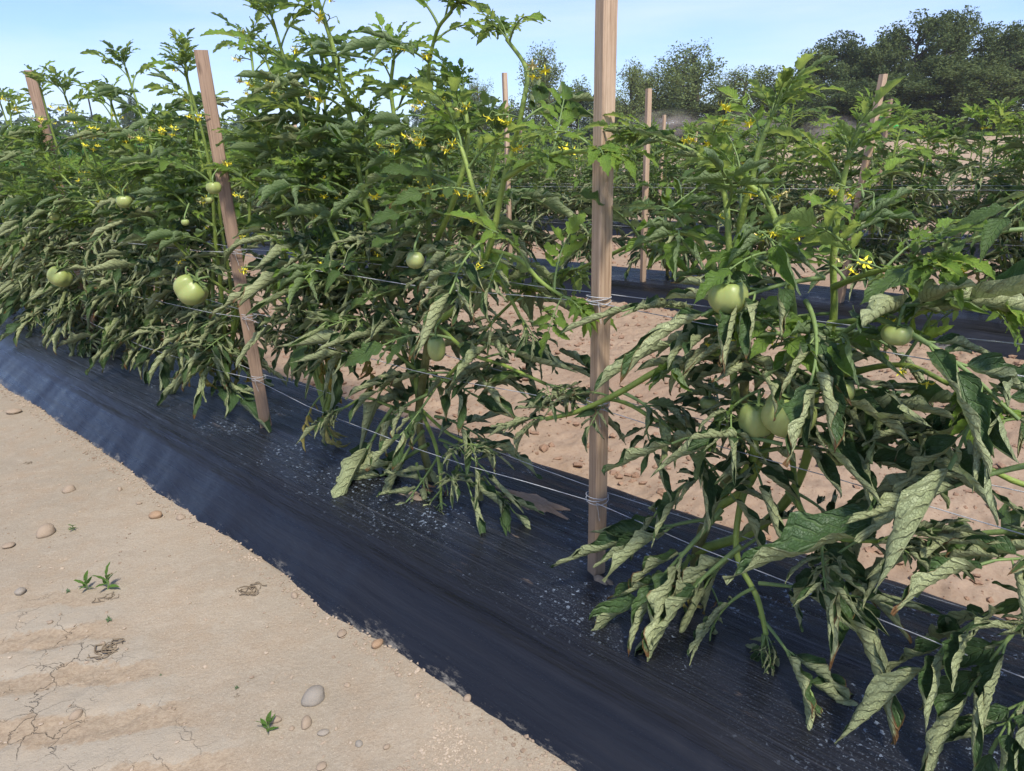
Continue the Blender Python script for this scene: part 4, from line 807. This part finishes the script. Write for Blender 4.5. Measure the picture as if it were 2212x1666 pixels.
# ------------------------------------------------------------------ soil clods, stones, weeds
def rock_mesh(seed, sub=2, flat=.6, rough=.25):
    import bmesh
    bm = bmesh.new(); bmesh.ops.create_icosphere(bm, subdivisions=sub, radius=1); r = random.Random(seed); o = [r.uniform(0, 9) for _ in range(3)]
    for v in bm.verts:
        c = v.co; k = 1 + rough * (math.sin(c.x * 2.3 + o[0]) + math.sin(c.y * 2.9 + o[1]) * .8 + math.sin(c.z * 3.7 + o[2] + c.x)) * .4 + r.uniform(-.03, .03); v.co = c * k; v.co.z *= flat
    me = bpy.data.meshes.new('rock'); bm.to_mesh(me); bm.free()
    for p in me.polygons: p.use_smooth = True
    return me
def scatter(name, label, cat, mat, spots, kind='stuff'):          # many small lumps, one object
    base = []
    for k in range(5):
        me = rock_mesh(k + 50, 1, .7, .6); co = np.zeros(len(me.vertices) * 3); me.vertices.foreach_get('co', co); f = np.zeros(len(me.loops), int); me.loops.foreach_get('vertex_index', f); base.append((co.reshape(-1, 3), f.reshape(-1, 3)))
    Vs, Fs = [], []; n0 = 0; r = random.Random(5)
    for (x, y, z, rad) in spots:
        co, f = base[r.randrange(5)]; a = r.uniform(0, 6.28); c, s = math.cos(a), math.sin(a); R = np.array([[c, -s, 0], [s, c, 0], [0, 0, 1]]); sc = np.array([rad * r.uniform(.8, 1.3), rad, rad * r.uniform(.7, 1)])
        Vs.append((co * sc) @ R.T + (x, y, z)); Fs.append(f + n0); n0 += len(co)
    me = np_mesh(name, np.concatenate(Vs), np.concatenate(Fs), mat, False); return tag(link(name, me), label, cat, None, kind)
def field_pts(n, s0, s1, n0, n1, r0, r1, power=3, seed=1, keep=None):
    g = np.random.default_rng(seed); s = g.uniform(s0, s1, n); q = g.uniform(n0, n1, n); rad = r0 + (r1 - r0) * g.random(n) ** power
    if keep is not None: m = keep(s, q); s, q, rad = s[m], q[m], rad[m]
    z = ground_z(s, q); return [(s_ * DX + q_ * NX, s_ * DY + q_ * NY, z_ + r_ * .15, r_) for s_, q_, z_, r_ in zip(s, q, z, rad)]
scatter('soil_clods', 'loose reddish clods and crumbs of soil between the first two beds', 'soil', M['clod'], field_pts(22000, -1.5, 8, 1.8, 4.52, .0025, .021, 11, 2))
scatter('soil_crumbs', 'loose soil crumbs between the farther beds', 'soil', M['clod'], field_pts(2500, -1, 12, 5.55, 8.2, .01, .035, 4, 3))
def gravel_zone(s, n): return (n < .78) & (fbm(s * 2.2, n * 2.2, 3, 77) + np.clip((1.0 - s), -1, 1) * .5 - np.abs(n - .5) * .5 > .12)
scatter('fine_gravel', 'coarse grit scattered on the sandy path near the bottom edge', 'gravel', M['grit'], field_pts(26000, .3, 1.6, .15, .83, .0012, .0042, 4, 4, gravel_zone))
scatter('edge_crumbs', 'soil crumbs along the near edge of the black film', 'soil', M['grit'], field_pts(5000, .2, 6, .79, .875, .0012, .006, 4, 8))
scatter('path_grit', 'sparse grit lying on the smooth sandy path', 'gravel', M['grit'], field_pts(4200, .6, 5, -.05, .84, .001, .0055, 6, 6))
ROCKS = [rock_mesh(i, 3, f, r_) for i, (f, r_) in enumerate(((.6, .2), (.5, .3), (.7, .25), (.55, .35)))]
def stone(px, py, wpx, label, mat='stone', ratio=.8, rot=0, k=0, cat='stone', sink=.25):
    p = on_z(px, py); d = (p - Vector((0, 0, 1))).dot(FW); r = wpx / FPX * d / 2; me = ROCKS[k % 4].copy(); me.name = 'stone'; me.materials.append(M[mat])
    o = link('stone', me, None, (p.x, p.y, gz(p) + r * .5 * (1 - sink * 2))); o.scale = (r, r * ratio, r * .9); o.rotation_euler = (0, 0, rot); return tag(o, label, cat, 'stones on the sandy path')
stone(678, 1507, 56, 'largest smooth grey-beige stone at the bottom of the sandy path', 'stone_grey', .78, .9, 0)
for i, (x, y, w, lb, m) in enumerate([(662, 1560, 34, 'split pinkish stone below the largest stone', 'stone'), (697, 1580, 24, 'grey pebble below right of the split stone', 'stone_grey'), (595, 1556, 26, 'lumpy clod touching the lowest seedling', 'stone'), (630, 1570, 14, 'small pebble between seedling and split stone', 'stone'),
        (636, 1284, 20, 'round tan stone in the middle of the path', 'stone'), (738, 1366, 26, 'round half-buried stone near the film edge', 'stone'), (815, 1390, 30, 'orange flat stone near the film edge', 'stone_orange'), (151, 1058, 30, 'tan stone on the upper path by the small fern-like weed', 'stone'),
        (258, 1055, 16, 'pale small stone right of the upper tan stone', 'stone'), (30, 895, 28, 'pale flat stone at the far left of the path', 'stone'), (335, 1115, 30, 'flat reddish stone close to the film edge', 'stone_orange'), (390, 1118, 22, 'flat stone touching the film edge', 'stone'), (100, 1150, 44, 'low tan mound of a stone at left', 'stone'),
        (18, 1180, 24, 'beige oval stone at the left edge', 'stone'), (44, 1280, 26, 'dark flat stone lying near the left edge', 'stone_grey'), (750, 1475, 14, 'small stone right of the largest stone', 'stone'), (775, 1602, 18, 'grey pebble at the bottom edge', 'stone_grey'), (693, 1650, 24, 'elongated cream pebble at the bottom edge', 'stone'), (300, 1085, 12, 'tiny pale pebble near the flat reddish stone', 'stone'),
        (530, 1165, 10, 'tiny pebble by the film edge', 'stone'), (1010, 1510, 20, 'tan pebble right of the gravel patch', 'stone'), (902, 1500, 12, 'small tan pebble in the gravel patch', 'stone'), (108, 1345, 12, 'cream chip on the cracked crust', 'stone'), (222, 1388, 12, 'cream pebble inside the ring of roots', 'stone'), (165, 1545, 30, 'broken clod in the tyre print', 'stone'), (560, 1205, 9, 'tiny tan pebble near the bend of the film edge', 'stone'), (835, 1610, 16, 'pebble at the bottom right of the gravel', 'stone')]):
    stone(x, y, w, lb, m, rnd.uniform(.6, .95), rnd.uniform(0, 3), i)
def weed(px, py, hpx, label, style='broad', mat='leaf_weed', cat='weed'):
    p = on_z(px, py); p.z = gz(p); d = (p - Vector((0, 0, 1))).dot(FW); h = hpx / FPX * d; rng = random.Random(px); root = empty('seedling_weed', p, label, cat, 'weeds on the sandy path')
    A = Acc(); tube(A, [Vector((0, 0, -.005)), Vector((.1 * h, 0, h * .3)), Vector((.05 * h, 0, h * .6))], h * .03, 5); link('stem', A.mesh('stem', [M['petiole']]), root)
    n = {'broad': 7, 'purslane': 7, 'feather': 10}[style]
    for k in range(n):
        a = 2.4 * k + rng.uniform(-.3, .3); up = .25 + .9 * k / n if style == 'broad' else rng.uniform(.05, .5); L = h * (.62 if style == 'broad' else .42) * rng.uniform(.75, 1.1) * (1.25 if k == n - 1 and style == 'broad' else 1)
        z0 = h * (.1 + .45 * k / n) * (1 if style != 'purslane' else .4); A = Acc(); X = Vector((math.cos(a) * math.cos(up), math.sin(a) * math.cos(up), math.sin(up)))
        if k == n - 1 and style == 'broad': X = Vector((.3, -.1, 1))
        leaflet(A, Vector((.06 * h * k / n, 0, z0)), X, Vector((0, 0, 1)) if abs(X.z) < .9 else Vector((-.3, -1, 0)), L, L * {'broad': .36, 'purslane': .6, 'feather': .3}[style], .35, .35, .4, rng, 8, 4, 2.2 if style == 'feather' else .3, stalk=L * .1)
        link('leaf', A.mesh('leaf', [M[mat], M['petiole']]), root)
weed(232, 1272, 58, 'brightest lime-green seedling with a tall pointed leaf, at left'); weed(186, 1272, 38, 'darker small seedling left of the lime-green one')
weed(146, 1276, 16, 'tiny two-leaved sprout left of the seedling pair', 'purslane', 'purslane'); weed(233, 1338, 22, 'round-leaved purslane sprout below the seedling pair', 'purslane', 'purslane')
weed(578, 1578, 46, 'green seedling at the bottom of the path, left of the split stone'); weed(156, 1142, 24, 'feathery pale green weed on the upper path', 'feather'); weed(510, 1485, 15, 'dark reddish sprout left of the largest stone', 'purslane', 'purslane'); weed(346, 1455, 7, 'tiny green speck of a sprout on the crust', 'purslane', 'purslane')
for i, (x, y, h) in enumerate(((1345, 652, 16), (1375, 645, 14), (1480, 672, 14), (2150, 668, 20), (2060, 640, 14))): weed(x, y, h, ['tiny weed nearest the tall stake, on the edge of the second bed', 'tiny weed second from the tall stake, on the edge of the second bed', 'tiny weed under the hanging green tomato, by the second bed', 'low weed patch behind the yellow flowers at the right', 'tiny sprout behind the right plant by the second bed'][i], 'feather')
def rootlet(px, py, wpx, label, seed, n=9):
    p = on_z(px, py); p.z = gz(p); d = (p - Vector((0, 0, 1))).dot(FW); R = wpx / FPX * d / 2; rng = random.Random(seed); A = Acc()
    for k in range(n):
        a = rng.uniform(0, 6.28); c = Vector((rng.uniform(-.5, .5), rng.uniform(-.4, .4), .05)) * R; pts = []
        for i in range(5): pts.append(c + Vector((math.cos(a + i * .55), math.sin(a + i * .55) * .8, .06 + .12 * math.sin(i * 1.5 + k))) * R * rng.uniform(.4, .8))
        tube(A, catmull(pts, 3), R * rng.uniform(.02, .045), 4)
    o = link('dry_roots', A.mesh('dry_roots', [M['root']]), None, p); tag(o, label, 'dry roots', 'dry root tangles on the path')
rootlet(238, 1400, 75, 'looped tangle of dry roots on the cracked crust', 3, 12); rootlet(542, 1272, 55, 'flat mat of dry roots in the middle of the path', 4, 16); rootlet(232, 1290, 50, 'dry straw at the foot of the seedling pair', 6, 6); rootlet(62, 1000, 22, 'small dry tuft at the upper left of the path', 8, 8); rootlet(512, 1500, 16, 'small dry tuft left of the largest stone', 9, 6)
def fallen():
    p = on_z(1738, 1585, -.12); s, n = p.x * DX + p.y * DY, p.x * NX + p.y * NY; p.z = float(film_z(np.array([n - ROWS[0]]), np.array([s]), ROWS[0])[0]) + .006; A = Acc()
    flower(A, Vector((0, 0, 0)), Vector((-.6, -.3, .1)), .013, random.Random(2)); tube(A, [Vector((0, 0, 0)), Vector((.01, .0, .004)), Vector((.02, .004, .006))], .0012, 5, 1)
    o = link('fallen_blossom', A.mesh('fallen_blossom', [M['petiole'], M['petiole'], M['petiole']]), None, p); tag(o, 'small green fallen blossom lying on the black film at the bottom', 'blossom')
fallen()

# ------------------------------------------------------------------ distance: field, corn, trees, tractor
def foliage_mat(name, a, b):
    T = NT(name); g = T.n('NewGeometry').outputs['Position']; r = T.n('ObjectInfo').outputs['Random']
    f = T.math('ADD', T.rng(T.noise(g, .9, 4, .7), .3, .7), T.math('MULTIPLY_ADD', r, .5, -.25), clamp=True); c = T.mix(f, a, b)
    d = T.bsdf(c, .7, None, .2); tr = T.n('BsdfTranslucent'); T.l(c, tr.inputs[0]); mx = T.n('MixShader'); mx.inputs[0].default_value = .3; T.l(d.outputs[0], mx.inputs[1]); T.l(tr.outputs[0], mx.inputs[2]); return T.done(mx.outputs[0])
M['tree'] = foliage_mat('tree_foliage', (.05, .08, .026), (.14, .17, .048)); M['willow'] = foliage_mat('willow_foliage', (.1, .14, .045), (.19, .23, .07)); M['woods'] = foliage_mat('distant_foliage', (.05, .085, .045), (.085, .125, .06))
M['corn'] = foliage_mat('corn_foliage', (.035, .10, .025), (.07, .17, .035)); M['grassy'] = foliage_mat('verge_grass', (.08, .13, .03), (.15, .2, .05)); M['redweed'] = foliage_mat('red_seedhead', (.12, .05, .035), (.2, .09, .06))
def quads(C, R, rng, up=.5, asp=1.6):                        # leaf-clump faces centred at C with size R
    n = len(C); nr = rng.normal(size=(n, 3)); nr[:, 2] = np.abs(nr[:, 2]) + up; nr /= np.linalg.norm(nr, axis=1)[:, None]
    t = rng.normal(size=(n, 3)); t -= (t * nr).sum(1)[:, None] * nr; t /= np.linalg.norm(t, axis=1)[:, None]; b = np.cross(nr, t); R = np.asarray(R)[:, None]
    V = np.stack([C - t * R * asp, C - b * R * .6 + nr * R * .2, C + t * R * asp, C + b * R * .6 - nr * R * .1], 1).reshape(-1, 3); return V, np.arange(4 * n).reshape(n, 4)
def tree_parts(seed, kind='broad', n=9000):
    r = random.Random(seed); g = np.random.default_rng(seed); A = Acc(); lob = []; H = 1.0
    tube(A, catmull([Vector((0, 0, -.02)), Vector((r.uniform(-.01, .01), 0, .2)), Vector((r.uniform(-.03, .03), 0, .45)), Vector((r.uniform(-.04, .04), 0, .85))], 4), [.028 - .0017 * i for i in range(13)], 7)
    nb = 30
    for k in range(nb):
        z = .1 + .72 * (k / nb) ** .9; a = r.uniform(0, 6.28); ln = (.34 * math.sin(math.pi * min(1, (z + .08) ** .8)) + .05) * r.uniform(.55, 1.15); e = Vector((math.cos(a) * ln, math.sin(a) * ln, z + r.uniform(.02, .3) * (1.05 - z))); b = Vector((0, 0, z - .05))
        tube(A, catmull([b, b.lerp(e, .5) + Vector((0, 0, .02)), e], 3), [.009 - .0009 * i for i in range(7)], 4); lob.append((e, r.uniform(.045, .1))); lob.append((b.lerp(e, .6), r.uniform(.05, .09)))
        for q in range(2): e2 = e + Vector((r.uniform(-.1, .1), r.uniform(-.1, .1), r.uniform(-.02, .09))); tube(A, [b.lerp(e, .7), e2], [.004, .002], 3); lob.append((e2, r.uniform(.04, .09)))
    lob.append((Vector((0, 0, .9)), .09)); trunk = A.mesh('trunk', [M['bark']])
    w = np.array([l[1] ** 2 for l in lob]); idx = g.choice(len(lob), n, p=w / w.sum()); ce = np.array([tuple(l[0]) for l in lob])[idx]; ra = np.array([l[1] for l in lob])[idx]
    d = g.normal(size=(n, 3)); d /= np.linalg.norm(d, axis=1)[:, None]; rr = g.random(n) ** .45
    C = ce + d * (ra * rr)[:, None] * np.array([1., 1., 1.1])
    if kind == 'willow':
        m = g.random(n) < .65; drop = g.random(n) * .2; C[:, 2] -= np.where(m, drop * (.5 + g.random(len(lob))[idx]), 0); C[:, 0] = np.where(m, np.round(C[:, 0] * 34) / 34 + g.normal(size=n) * .004, C[:, 0]); C[:, 2] = np.maximum(C[:, 2], .05)
    R = g.uniform(.004, .012, n); V, Q = quads(C, R * 1.1, g, .0, 1.3)
    return trunk, (V, Q)
TR = {}
for i in range(4): TR['broad%d' % i] = tree_parts(500 + i, 'broad', 17000)
for i in range(3): TR['willow%d' % i] = tree_parts(520 + i, 'willow', 11000)
CM = {}
def tree(px, py, wpx, Y, key, mat, label, name='tree', group=None, z0=None):
    top = on_y(px, py, Y); base = Vector((top.x, Y, 0)); base.z = SOIL + max(0, (base.x * NX + base.y * NY) - 18) * .0105 if z0 is None else z0
    H = (top.z - base.z) * 1.08; Wd = wpx / FPX * Y / .64; trunk, (V, Q) = TR[key]
    if (key, mat) not in CM: CM[(key, mat)] = np_mesh('crown', V, Q, M[mat], False)
    root = empty(name, base, label, 'tree', group); root.scale = (Wd, Wd, H); root.rotation_euler = (0, 0, (px * 1.7) % 6.28)
    link('trunk', trunk, root); link('crown', CM[(key, mat)], root); return root
RT_ = [(1745, 118, 150, 128, 'at the left end of the dark treeline'), (1835, 85, 150, 126, 'second from the left end of the dark treeline'), (1905, 100, 130, 122, 'filling the dip left of the tallest trees'), (1985, 38, 170, 124, 'tallest of the dark treeline, with a rounded double top'), (2095, 33, 150, 126, 'feathery tall tree right of the tallest dark tree'),
       (2185, 66, 160, 122, 'tree at the right edge of the photo'), (2290, 50, 190, 124, 'tree just beyond the right edge'), (1700, 175, 90, 132, 'low dark tree in the gap left of the dark treeline'), (2040, 130, 190, 114, 'lower bushy tree in front of the tallest ones'), (1930, 170, 190, 112, 'bushy tree behind the tractor'), (1800, 180, 170, 114, 'bushy dark tree left of the tractor'), (2150, 150, 190, 112, 'bushy tree at the lower right')]
for i, (x, y, w, Y, lb) in enumerate(RT_): tree(x, y, w, Y, 'broad%d' % (i % 4), 'tree', 'dark green tree ' + lb, group='trees of the dark treeline at the right')
MT = [(1365, 135, 110, 140, 'willow2', 'thin drooping willow just right of the tall near stake'), (1420, 150, 90, 142, 'willow1', 'grey-green willow between two larger ones'), (1505, 98, 175, 138, 'willow0', 'largest broad yellow-green willow in the middle distance'), (1612, 148, 130, 136, 'willow1', 'leaning willow with sky showing under its branch'), (1570, 215, 120, 134, 'broad1', 'low tree under the leaning willow'), (1460, 220, 130, 136, 'broad2', 'low dark tree beneath the largest willow'), (1660, 200, 90, 140, 'willow2', 'small willow in the gap before the dark treeline')]
for x, y, w, Y, k, lb in MT: tree(x, y, w, Y, k, 'willow' if 'will' in k else 'tree', lb, 'willow_tree' if 'will' in k else 'tree', group='trees in the middle distance')
LT_ = [(1180, 103, 120, 150, 'willow0', 'tall greyish tree left of the tall near stake'), (1250, 195, 90, 150, 'broad0', 'low dark tree right of the tall greyish one'), (1030, 170, 60, 170, 'willow2', 'small feathery tree left of the thin pale stake'), (985, 205, 110, 175, 'broad3', 'low dark tree above the centre plant'), (1090, 235, 120, 170, 'broad1', 'low dark tree behind the thin pale stake'), (1320, 215, 90, 150, 'broad2', 'low dark tree mostly hidden by the tall near stake'),
       (930, 228, 110, 180, 'broad0', 'low round tree far behind the centre plant')]
for x, y, w, Y, k, lb in LT_: tree(x, y, w, Y, k, 'woods' if 'broad' in k else 'willow', lb, group='low trees on the skyline')
c_ = tree(281, 211, 34, 210, 'broad2', 'woods', 'lone dark conifer on the skyline right of the utility pole', 'conifer_tree')
# wooded ridge far left
g = np.random.default_rng(3); Cs = []; Rs = []
for k in range(16000):
    px = g.uniform(-700, 960); Y = g.uniform(210, 260); b = on_y(px, 300, Y); hpx = 232 + 30 * (px + 100) / 900 + 6 * math.sin(px * .031) + 4 * math.sin(px * .083) if px > -100 else 232
    tp = on_y(px, hpx, 260).z * (.6 + .4 * (Y - 210) / 50); z = g.uniform(-4, tp); Cs.append((b.x, Y, z)); Rs.append(g.uniform(.5, 1.3))
V, Q = quads(np.array(Cs), np.array(Rs), g, .3, 1.2); tag(link('distant_woodland', np_mesh('distant_woodland', V, Q, M['woods'], False)), 'dark wooded ridge on the left skyline', 'woods', None, 'stuff')
sx = np.linspace(-420, 60, 60); prof = []
for x in sx: h = 11 + 2 * math.sin(x * .02) - max(0, x + 150) * .03; prof.append([(x, 225, -8), (x, 232, max(1, h * .7)), (x, 262, max(1, h)), (x, 330, -8)])
A = Acc(); A.grid(np.array(prof), None, 0); tag(link('hill', A.mesh('hill', [M['woods']])), kind='structure')
# hedge and verge under the dark treeline
def hedge(px0, px1, Y, h, n, mat, name, label, cat, size=(.15, .4)):
    g = np.random.default_rng(int(px0)); xs = [on_y(x, 300, Y).x for x in (px0, px1)]; C = np.stack([g.uniform(*sorted(xs), n), Y + g.uniform(-2, 2, n), np.zeros(n)], -1)
    zb = SOIL + np.clip(C[:, 0] * NX + C[:, 1] * NY - 18, 0, 999) * .0105; C[:, 2] = zb + g.random(n) ** .8 * h * (.7 + .45 * fbm(C[:, 0] * .15, C[:, 0] * 0, 3, 3)); V, Q = quads(C, g.uniform(*size, n), g, .3, 1.3)
    tag(link(name, np_mesh(name, V, Q, M[mat], False)), label, cat, None, 'stuff')
hedge(1660, 2320, 110, 4.2, 14000, 'tree', 'undergrowth', 'dark undergrowth beneath the treeline at the right', 'undergrowth'); hedge(960, 1700, 145, 5, 12000, 'woods', 'hedgerow', 'dark hedgerow along the far side of the fields', 'hedge')
hedge(1850, 2320, 101, .9, 7000, 'grassy', 'grass_verge', 'bright grass verge in front of the dark undergrowth', 'grass', (.08, .2))
def corn():
    def mk(seed):
        r = random.Random(seed); A = Acc(); tube(A, [Vector((0, 0, 0)), Vector((.01, 0, .8)), Vector((.02, 0, 1.7))], [.02, .016, .008], 5)
        for k in range(11):
            a = (k % 2) * math.pi + r.uniform(-.4, .4) + seed; z = .25 + k * .14; L = .85 * (1 - abs(k - 6) * .06); P = []
            for i in range(8): t = i / 7; rr = L * (t - .12 * t * t); q = Vector((math.cos(a) * rr * .8, math.sin(a) * rr * .8, z + L * (.75 * t - .95 * t * t))); sd = Vector((-math.sin(a), math.cos(a), .2)) * .05 * math.sin(math.pi * (.12 + .87 * t)); P.append([tuple(q - sd), tuple(q - Vector((0, 0, .012))), tuple(q + sd)])
            A.grid(np.array(P))
        return A.mesh('corn_plant', [M['corn']])
    ms = [mk(i) for i in range(4)]; r = random.Random(9); k = 0
    for row in range(9):
        for j in range(30):
            if k >= 260: break
            s, n = 17 + row * 1.3 - j * .0, 3.6 + j * .62 + r.uniform(-.1, .1); p = W(s + r.uniform(-.2, .2), n - 3 + row * .0, SOIL)
            o = link('corn_plant', ms[k % 4], None, p); o.rotation_euler = (r.uniform(-.08, .08), r.uniform(-.08, .08), r.uniform(0, 6)); sc = r.uniform(.85, 1.12); o.scale = (sc, sc, sc); tag(o, 'tall corn plant in the dark green stand beyond the left end of the tomato rows', 'corn plant', 'corn plants beyond the tomato rows'); k += 1
corn()

# tractor with dust behind it
M['tgreen'] = simple('tractor_paint', (.02, .30, .035), (.025, .36, .05), 3, .35, .5, .02); M['tblack'] = simple('black_rubber', (.02, .02, .02), (.035, .033, .03), 5, .8, .3, .3); M['tglass'] = simple('cab_glass', (.06, .1, .1), (.1, .15, .15), 1, .1, .6, .0); M['tgrey'] = simple('dusty_metal', (.1, .1, .09), (.16, .15, .13), 4, .6, .4, .1)
def box(A, c, s, mat=0, top=1.): 
    x, y, z = c; a, b, h = s[0] / 2, s[1] / 2, s[2] / 2; V = [(x + i * a * (top if k > 0 else 1), y + j * b * (top if k > 0 else 1), z + k * h) for k in (-1, 1) for j in (-1, 1) for i in (-1, 1)]
    A.add(V, [(0, 2, 3, 1), (4, 5, 7, 6), (0, 1, 5, 4), (2, 6, 7, 3), (0, 4, 6, 2), (1, 3, 7, 5)], None, mat)
def tractor():
    Y = 96; p = on_y(1903, 304, Y); z = SOIL + (p.x * NX + Y * NY - 18) * .0105; root = empty('tractor', Vector((p.x, Y, z)), 'small green farm tractor working the bare field before the dark treeline', 'tractor'); root.rotation_euler = (0, 0, math.radians(-18)); root.scale = (1.1, 1.1, 1.12)
    def part(name, fn, mats, par=root, smooth=False): A = Acc(); fn(A); return link(name, A.mesh(name, [M[m] for m in mats], smooth), par)
    part('hood', lambda A: (A.grid(np.array([[(x, -.42 * w, 1.0), (x, -.42 * w, h - .12), (x, -.3 * w, h), (x, .3 * w, h), (x, .42 * w, h - .12), (x, .42 * w, 1.0)] for x, h, w in ((-.1, 1.85, 1), (.9, 1.8, 1), (1.7, 1.68, .95), (2.05, 1.5, .85), (2.12, 1.1, .8))]))), ['tgreen'])
    part('chassis', lambda A: (box(A, (.6, 0, .85), (3.2, .5, .4)), box(A, (2.2, 0, .9), (.4, .9, .5))), ['tgrey']); part('cab_frame', lambda A: ([tube(A, [Vector((x, y, 1.2)), Vector((x * .92 - .05, y * .9, 2.55))], .05, 5) for x in (-1.25, -.15) for y in (-.7, .7)], box(A, (-.7, 0, 1.25), (1.3, 1.5, .3))), ['tgreen'])
    part('cab_roof', lambda A: (box(A, (-.7, 0, 2.68), (1.6, 1.6, .22), 0, .9)), ['tgreen']); part('cab_glass', lambda A: box(A, (-.7, 0, 1.98), (1.12, 1.36, 1.1), 0, .93), ['tglass']); part('exhaust', lambda A: tube(A, [Vector((.3, .35, 1.7)), Vector((.3, .35, 2.6))], .05, 6), ['tblack'])
    for x, r, w in ((-.8, .85, .5), (1.75, .6, .38)):
        for sd in (-1, 1):
            def wheel(A): P = []; [P.append([(x + math.cos(a) * rr, sd * .85 + y, r + math.sin(a) * rr) for rr, y in ((r * .55, -w / 2), (r * .95, -w / 2), (r, -w / 4), (r, w / 4), (r * .95, w / 2), (r * .55, w / 2))]) for a in [2 * math.pi * k / 24 for k in range(25)]]; A.grid(np.array(P)); [box(A, (x + math.cos(a) * r, sd * .85, r + math.sin(a) * r), (.09, w * .9, .09)) for a in [2 * math.pi * k / 18 for k in range(18)]]
            wo_ = part('wheel', wheel, ['tblack']); part('rim', lambda A: tube(A, [Vector((x, sd * .85 - .12, r)), Vector((x, sd * .85 + .12, r))], r * .56, 16), ['tgrey'], wo_)
    part('fender', lambda A: [box(A, (-.8, sd * .85, 1.78), (1.3, .5, .1)) for sd in (-1, 1)], ['tgreen']); part('harrow', lambda A: (box(A, (-2.6, 0, .5), (.9, 3, .2)), [box(A, (-2.6, y, .25), (.6, .1, .5)) for y in (-1.3, -.65, 0, .65, 1.3)]), ['tgrey'])
    return root.location
tp = tractor()
def dust():
    T = NT('dust'); o = T.n('TexCoord').outputs['Object']; n = T.noise(T.mapped(o, (1, 1, 1.2)), 2.2, 4, .6); ln = T.n('VectorMath', operation='LENGTH'); T.l(o, ln.inputs[0])
    d = T.math('MULTIPLY', T.rng(ln.outputs['Value'], 1., .35), T.rng(n, .38, .68)); v = T.n('VolumePrincipled'); v.inputs['Color'].default_value = (.86, .78, .68, 1); T.l(T.math('MULTIPLY', d, .2), v.inputs['Density']); T.l(v.outputs[0], T.out.inputs['Volume'])
    me = rock_mesh(3, 3, 1, 0); me.name = 'dust_cloud'; me.materials.append(T.m)
    for px, py, wpx, hpx, Y in ((1800, 280, 150, 60, 99), (1620, 275, 190, 70, 108), (1440, 270, 200, 66, 118)):
        c = on_y(px, py, Y); o = link('dust_cloud', me, None, c); o.scale = (wpx / FPX * Y / 2, 3, hpx / FPX * Y / 2); tag(o, 'pale dust drifting behind the green tractor', 'dust', 'dust behind the tractor', 'stuff')
dust()
def pole():
    p = on_y(209, 300, 230); t = on_y(209, 205, 230); root = empty('utility_pole', Vector((p.x, 230, 0)), 'thin faint utility pole on the left skyline with one crossarm', 'utility pole'); h = t.z
    A = Acc(); tube(A, [Vector((0, 0, -4)), Vector((0, 0, h))], .22, 6); link('post', A.mesh('post', [M['bark']]), root); A = Acc(); box(A, (0, -.2, h - .9), (3, .2, .25)); link('crossarm', A.mesh('crossarm', [M['bark']]), root)
pole()
def redweed():
    p = W(3.1, 14.2, SOIL); A = Acc(); g = np.random.default_rng(2); C = g.normal(size=(500, 3)) * (.14, .14, .22) + (0, 0, .75); V, Q = quads(C, g.uniform(.012, .03, 500), g, .3, 1.3); root = empty('dock_weed', p, 'reddish brown seeding weed at the edge of the bare field', 'weed')
    link('seed_head', np_mesh('seed_head', V, Q, M['redweed'], False), root); A = Acc(); tube(A, [Vector((0, 0, 0)), Vector((.02, 0, .8))], .012, 5); link('stem', A.mesh('stem', [M['redweed']]), root)
redweed()
def haze():
    T = NT('haze'); v = T.n('VolumePrincipled'); v.inputs['Color'].default_value = (.82, .88, .96, 1); v.inputs['Density'].default_value = .00018; T.l(v.outputs[0], T.out.inputs['Volume'])
    A = Acc(); box(A, (0, 0, 16), (1700, 1700, 60)); o = link('haze', A.mesh('haze', [T.m], False)); tag(o, 'thin summer haze over the whole field', 'haze', None, 'stuff')
haze()
print([(o.name, sum(c.name.startswith('leaf') for c in o.children)) for o in bpy.data.objects if o.name.startswith('tomato_plant') and o.parent is None][:16]); print('objects', len(bpy.data.objects))
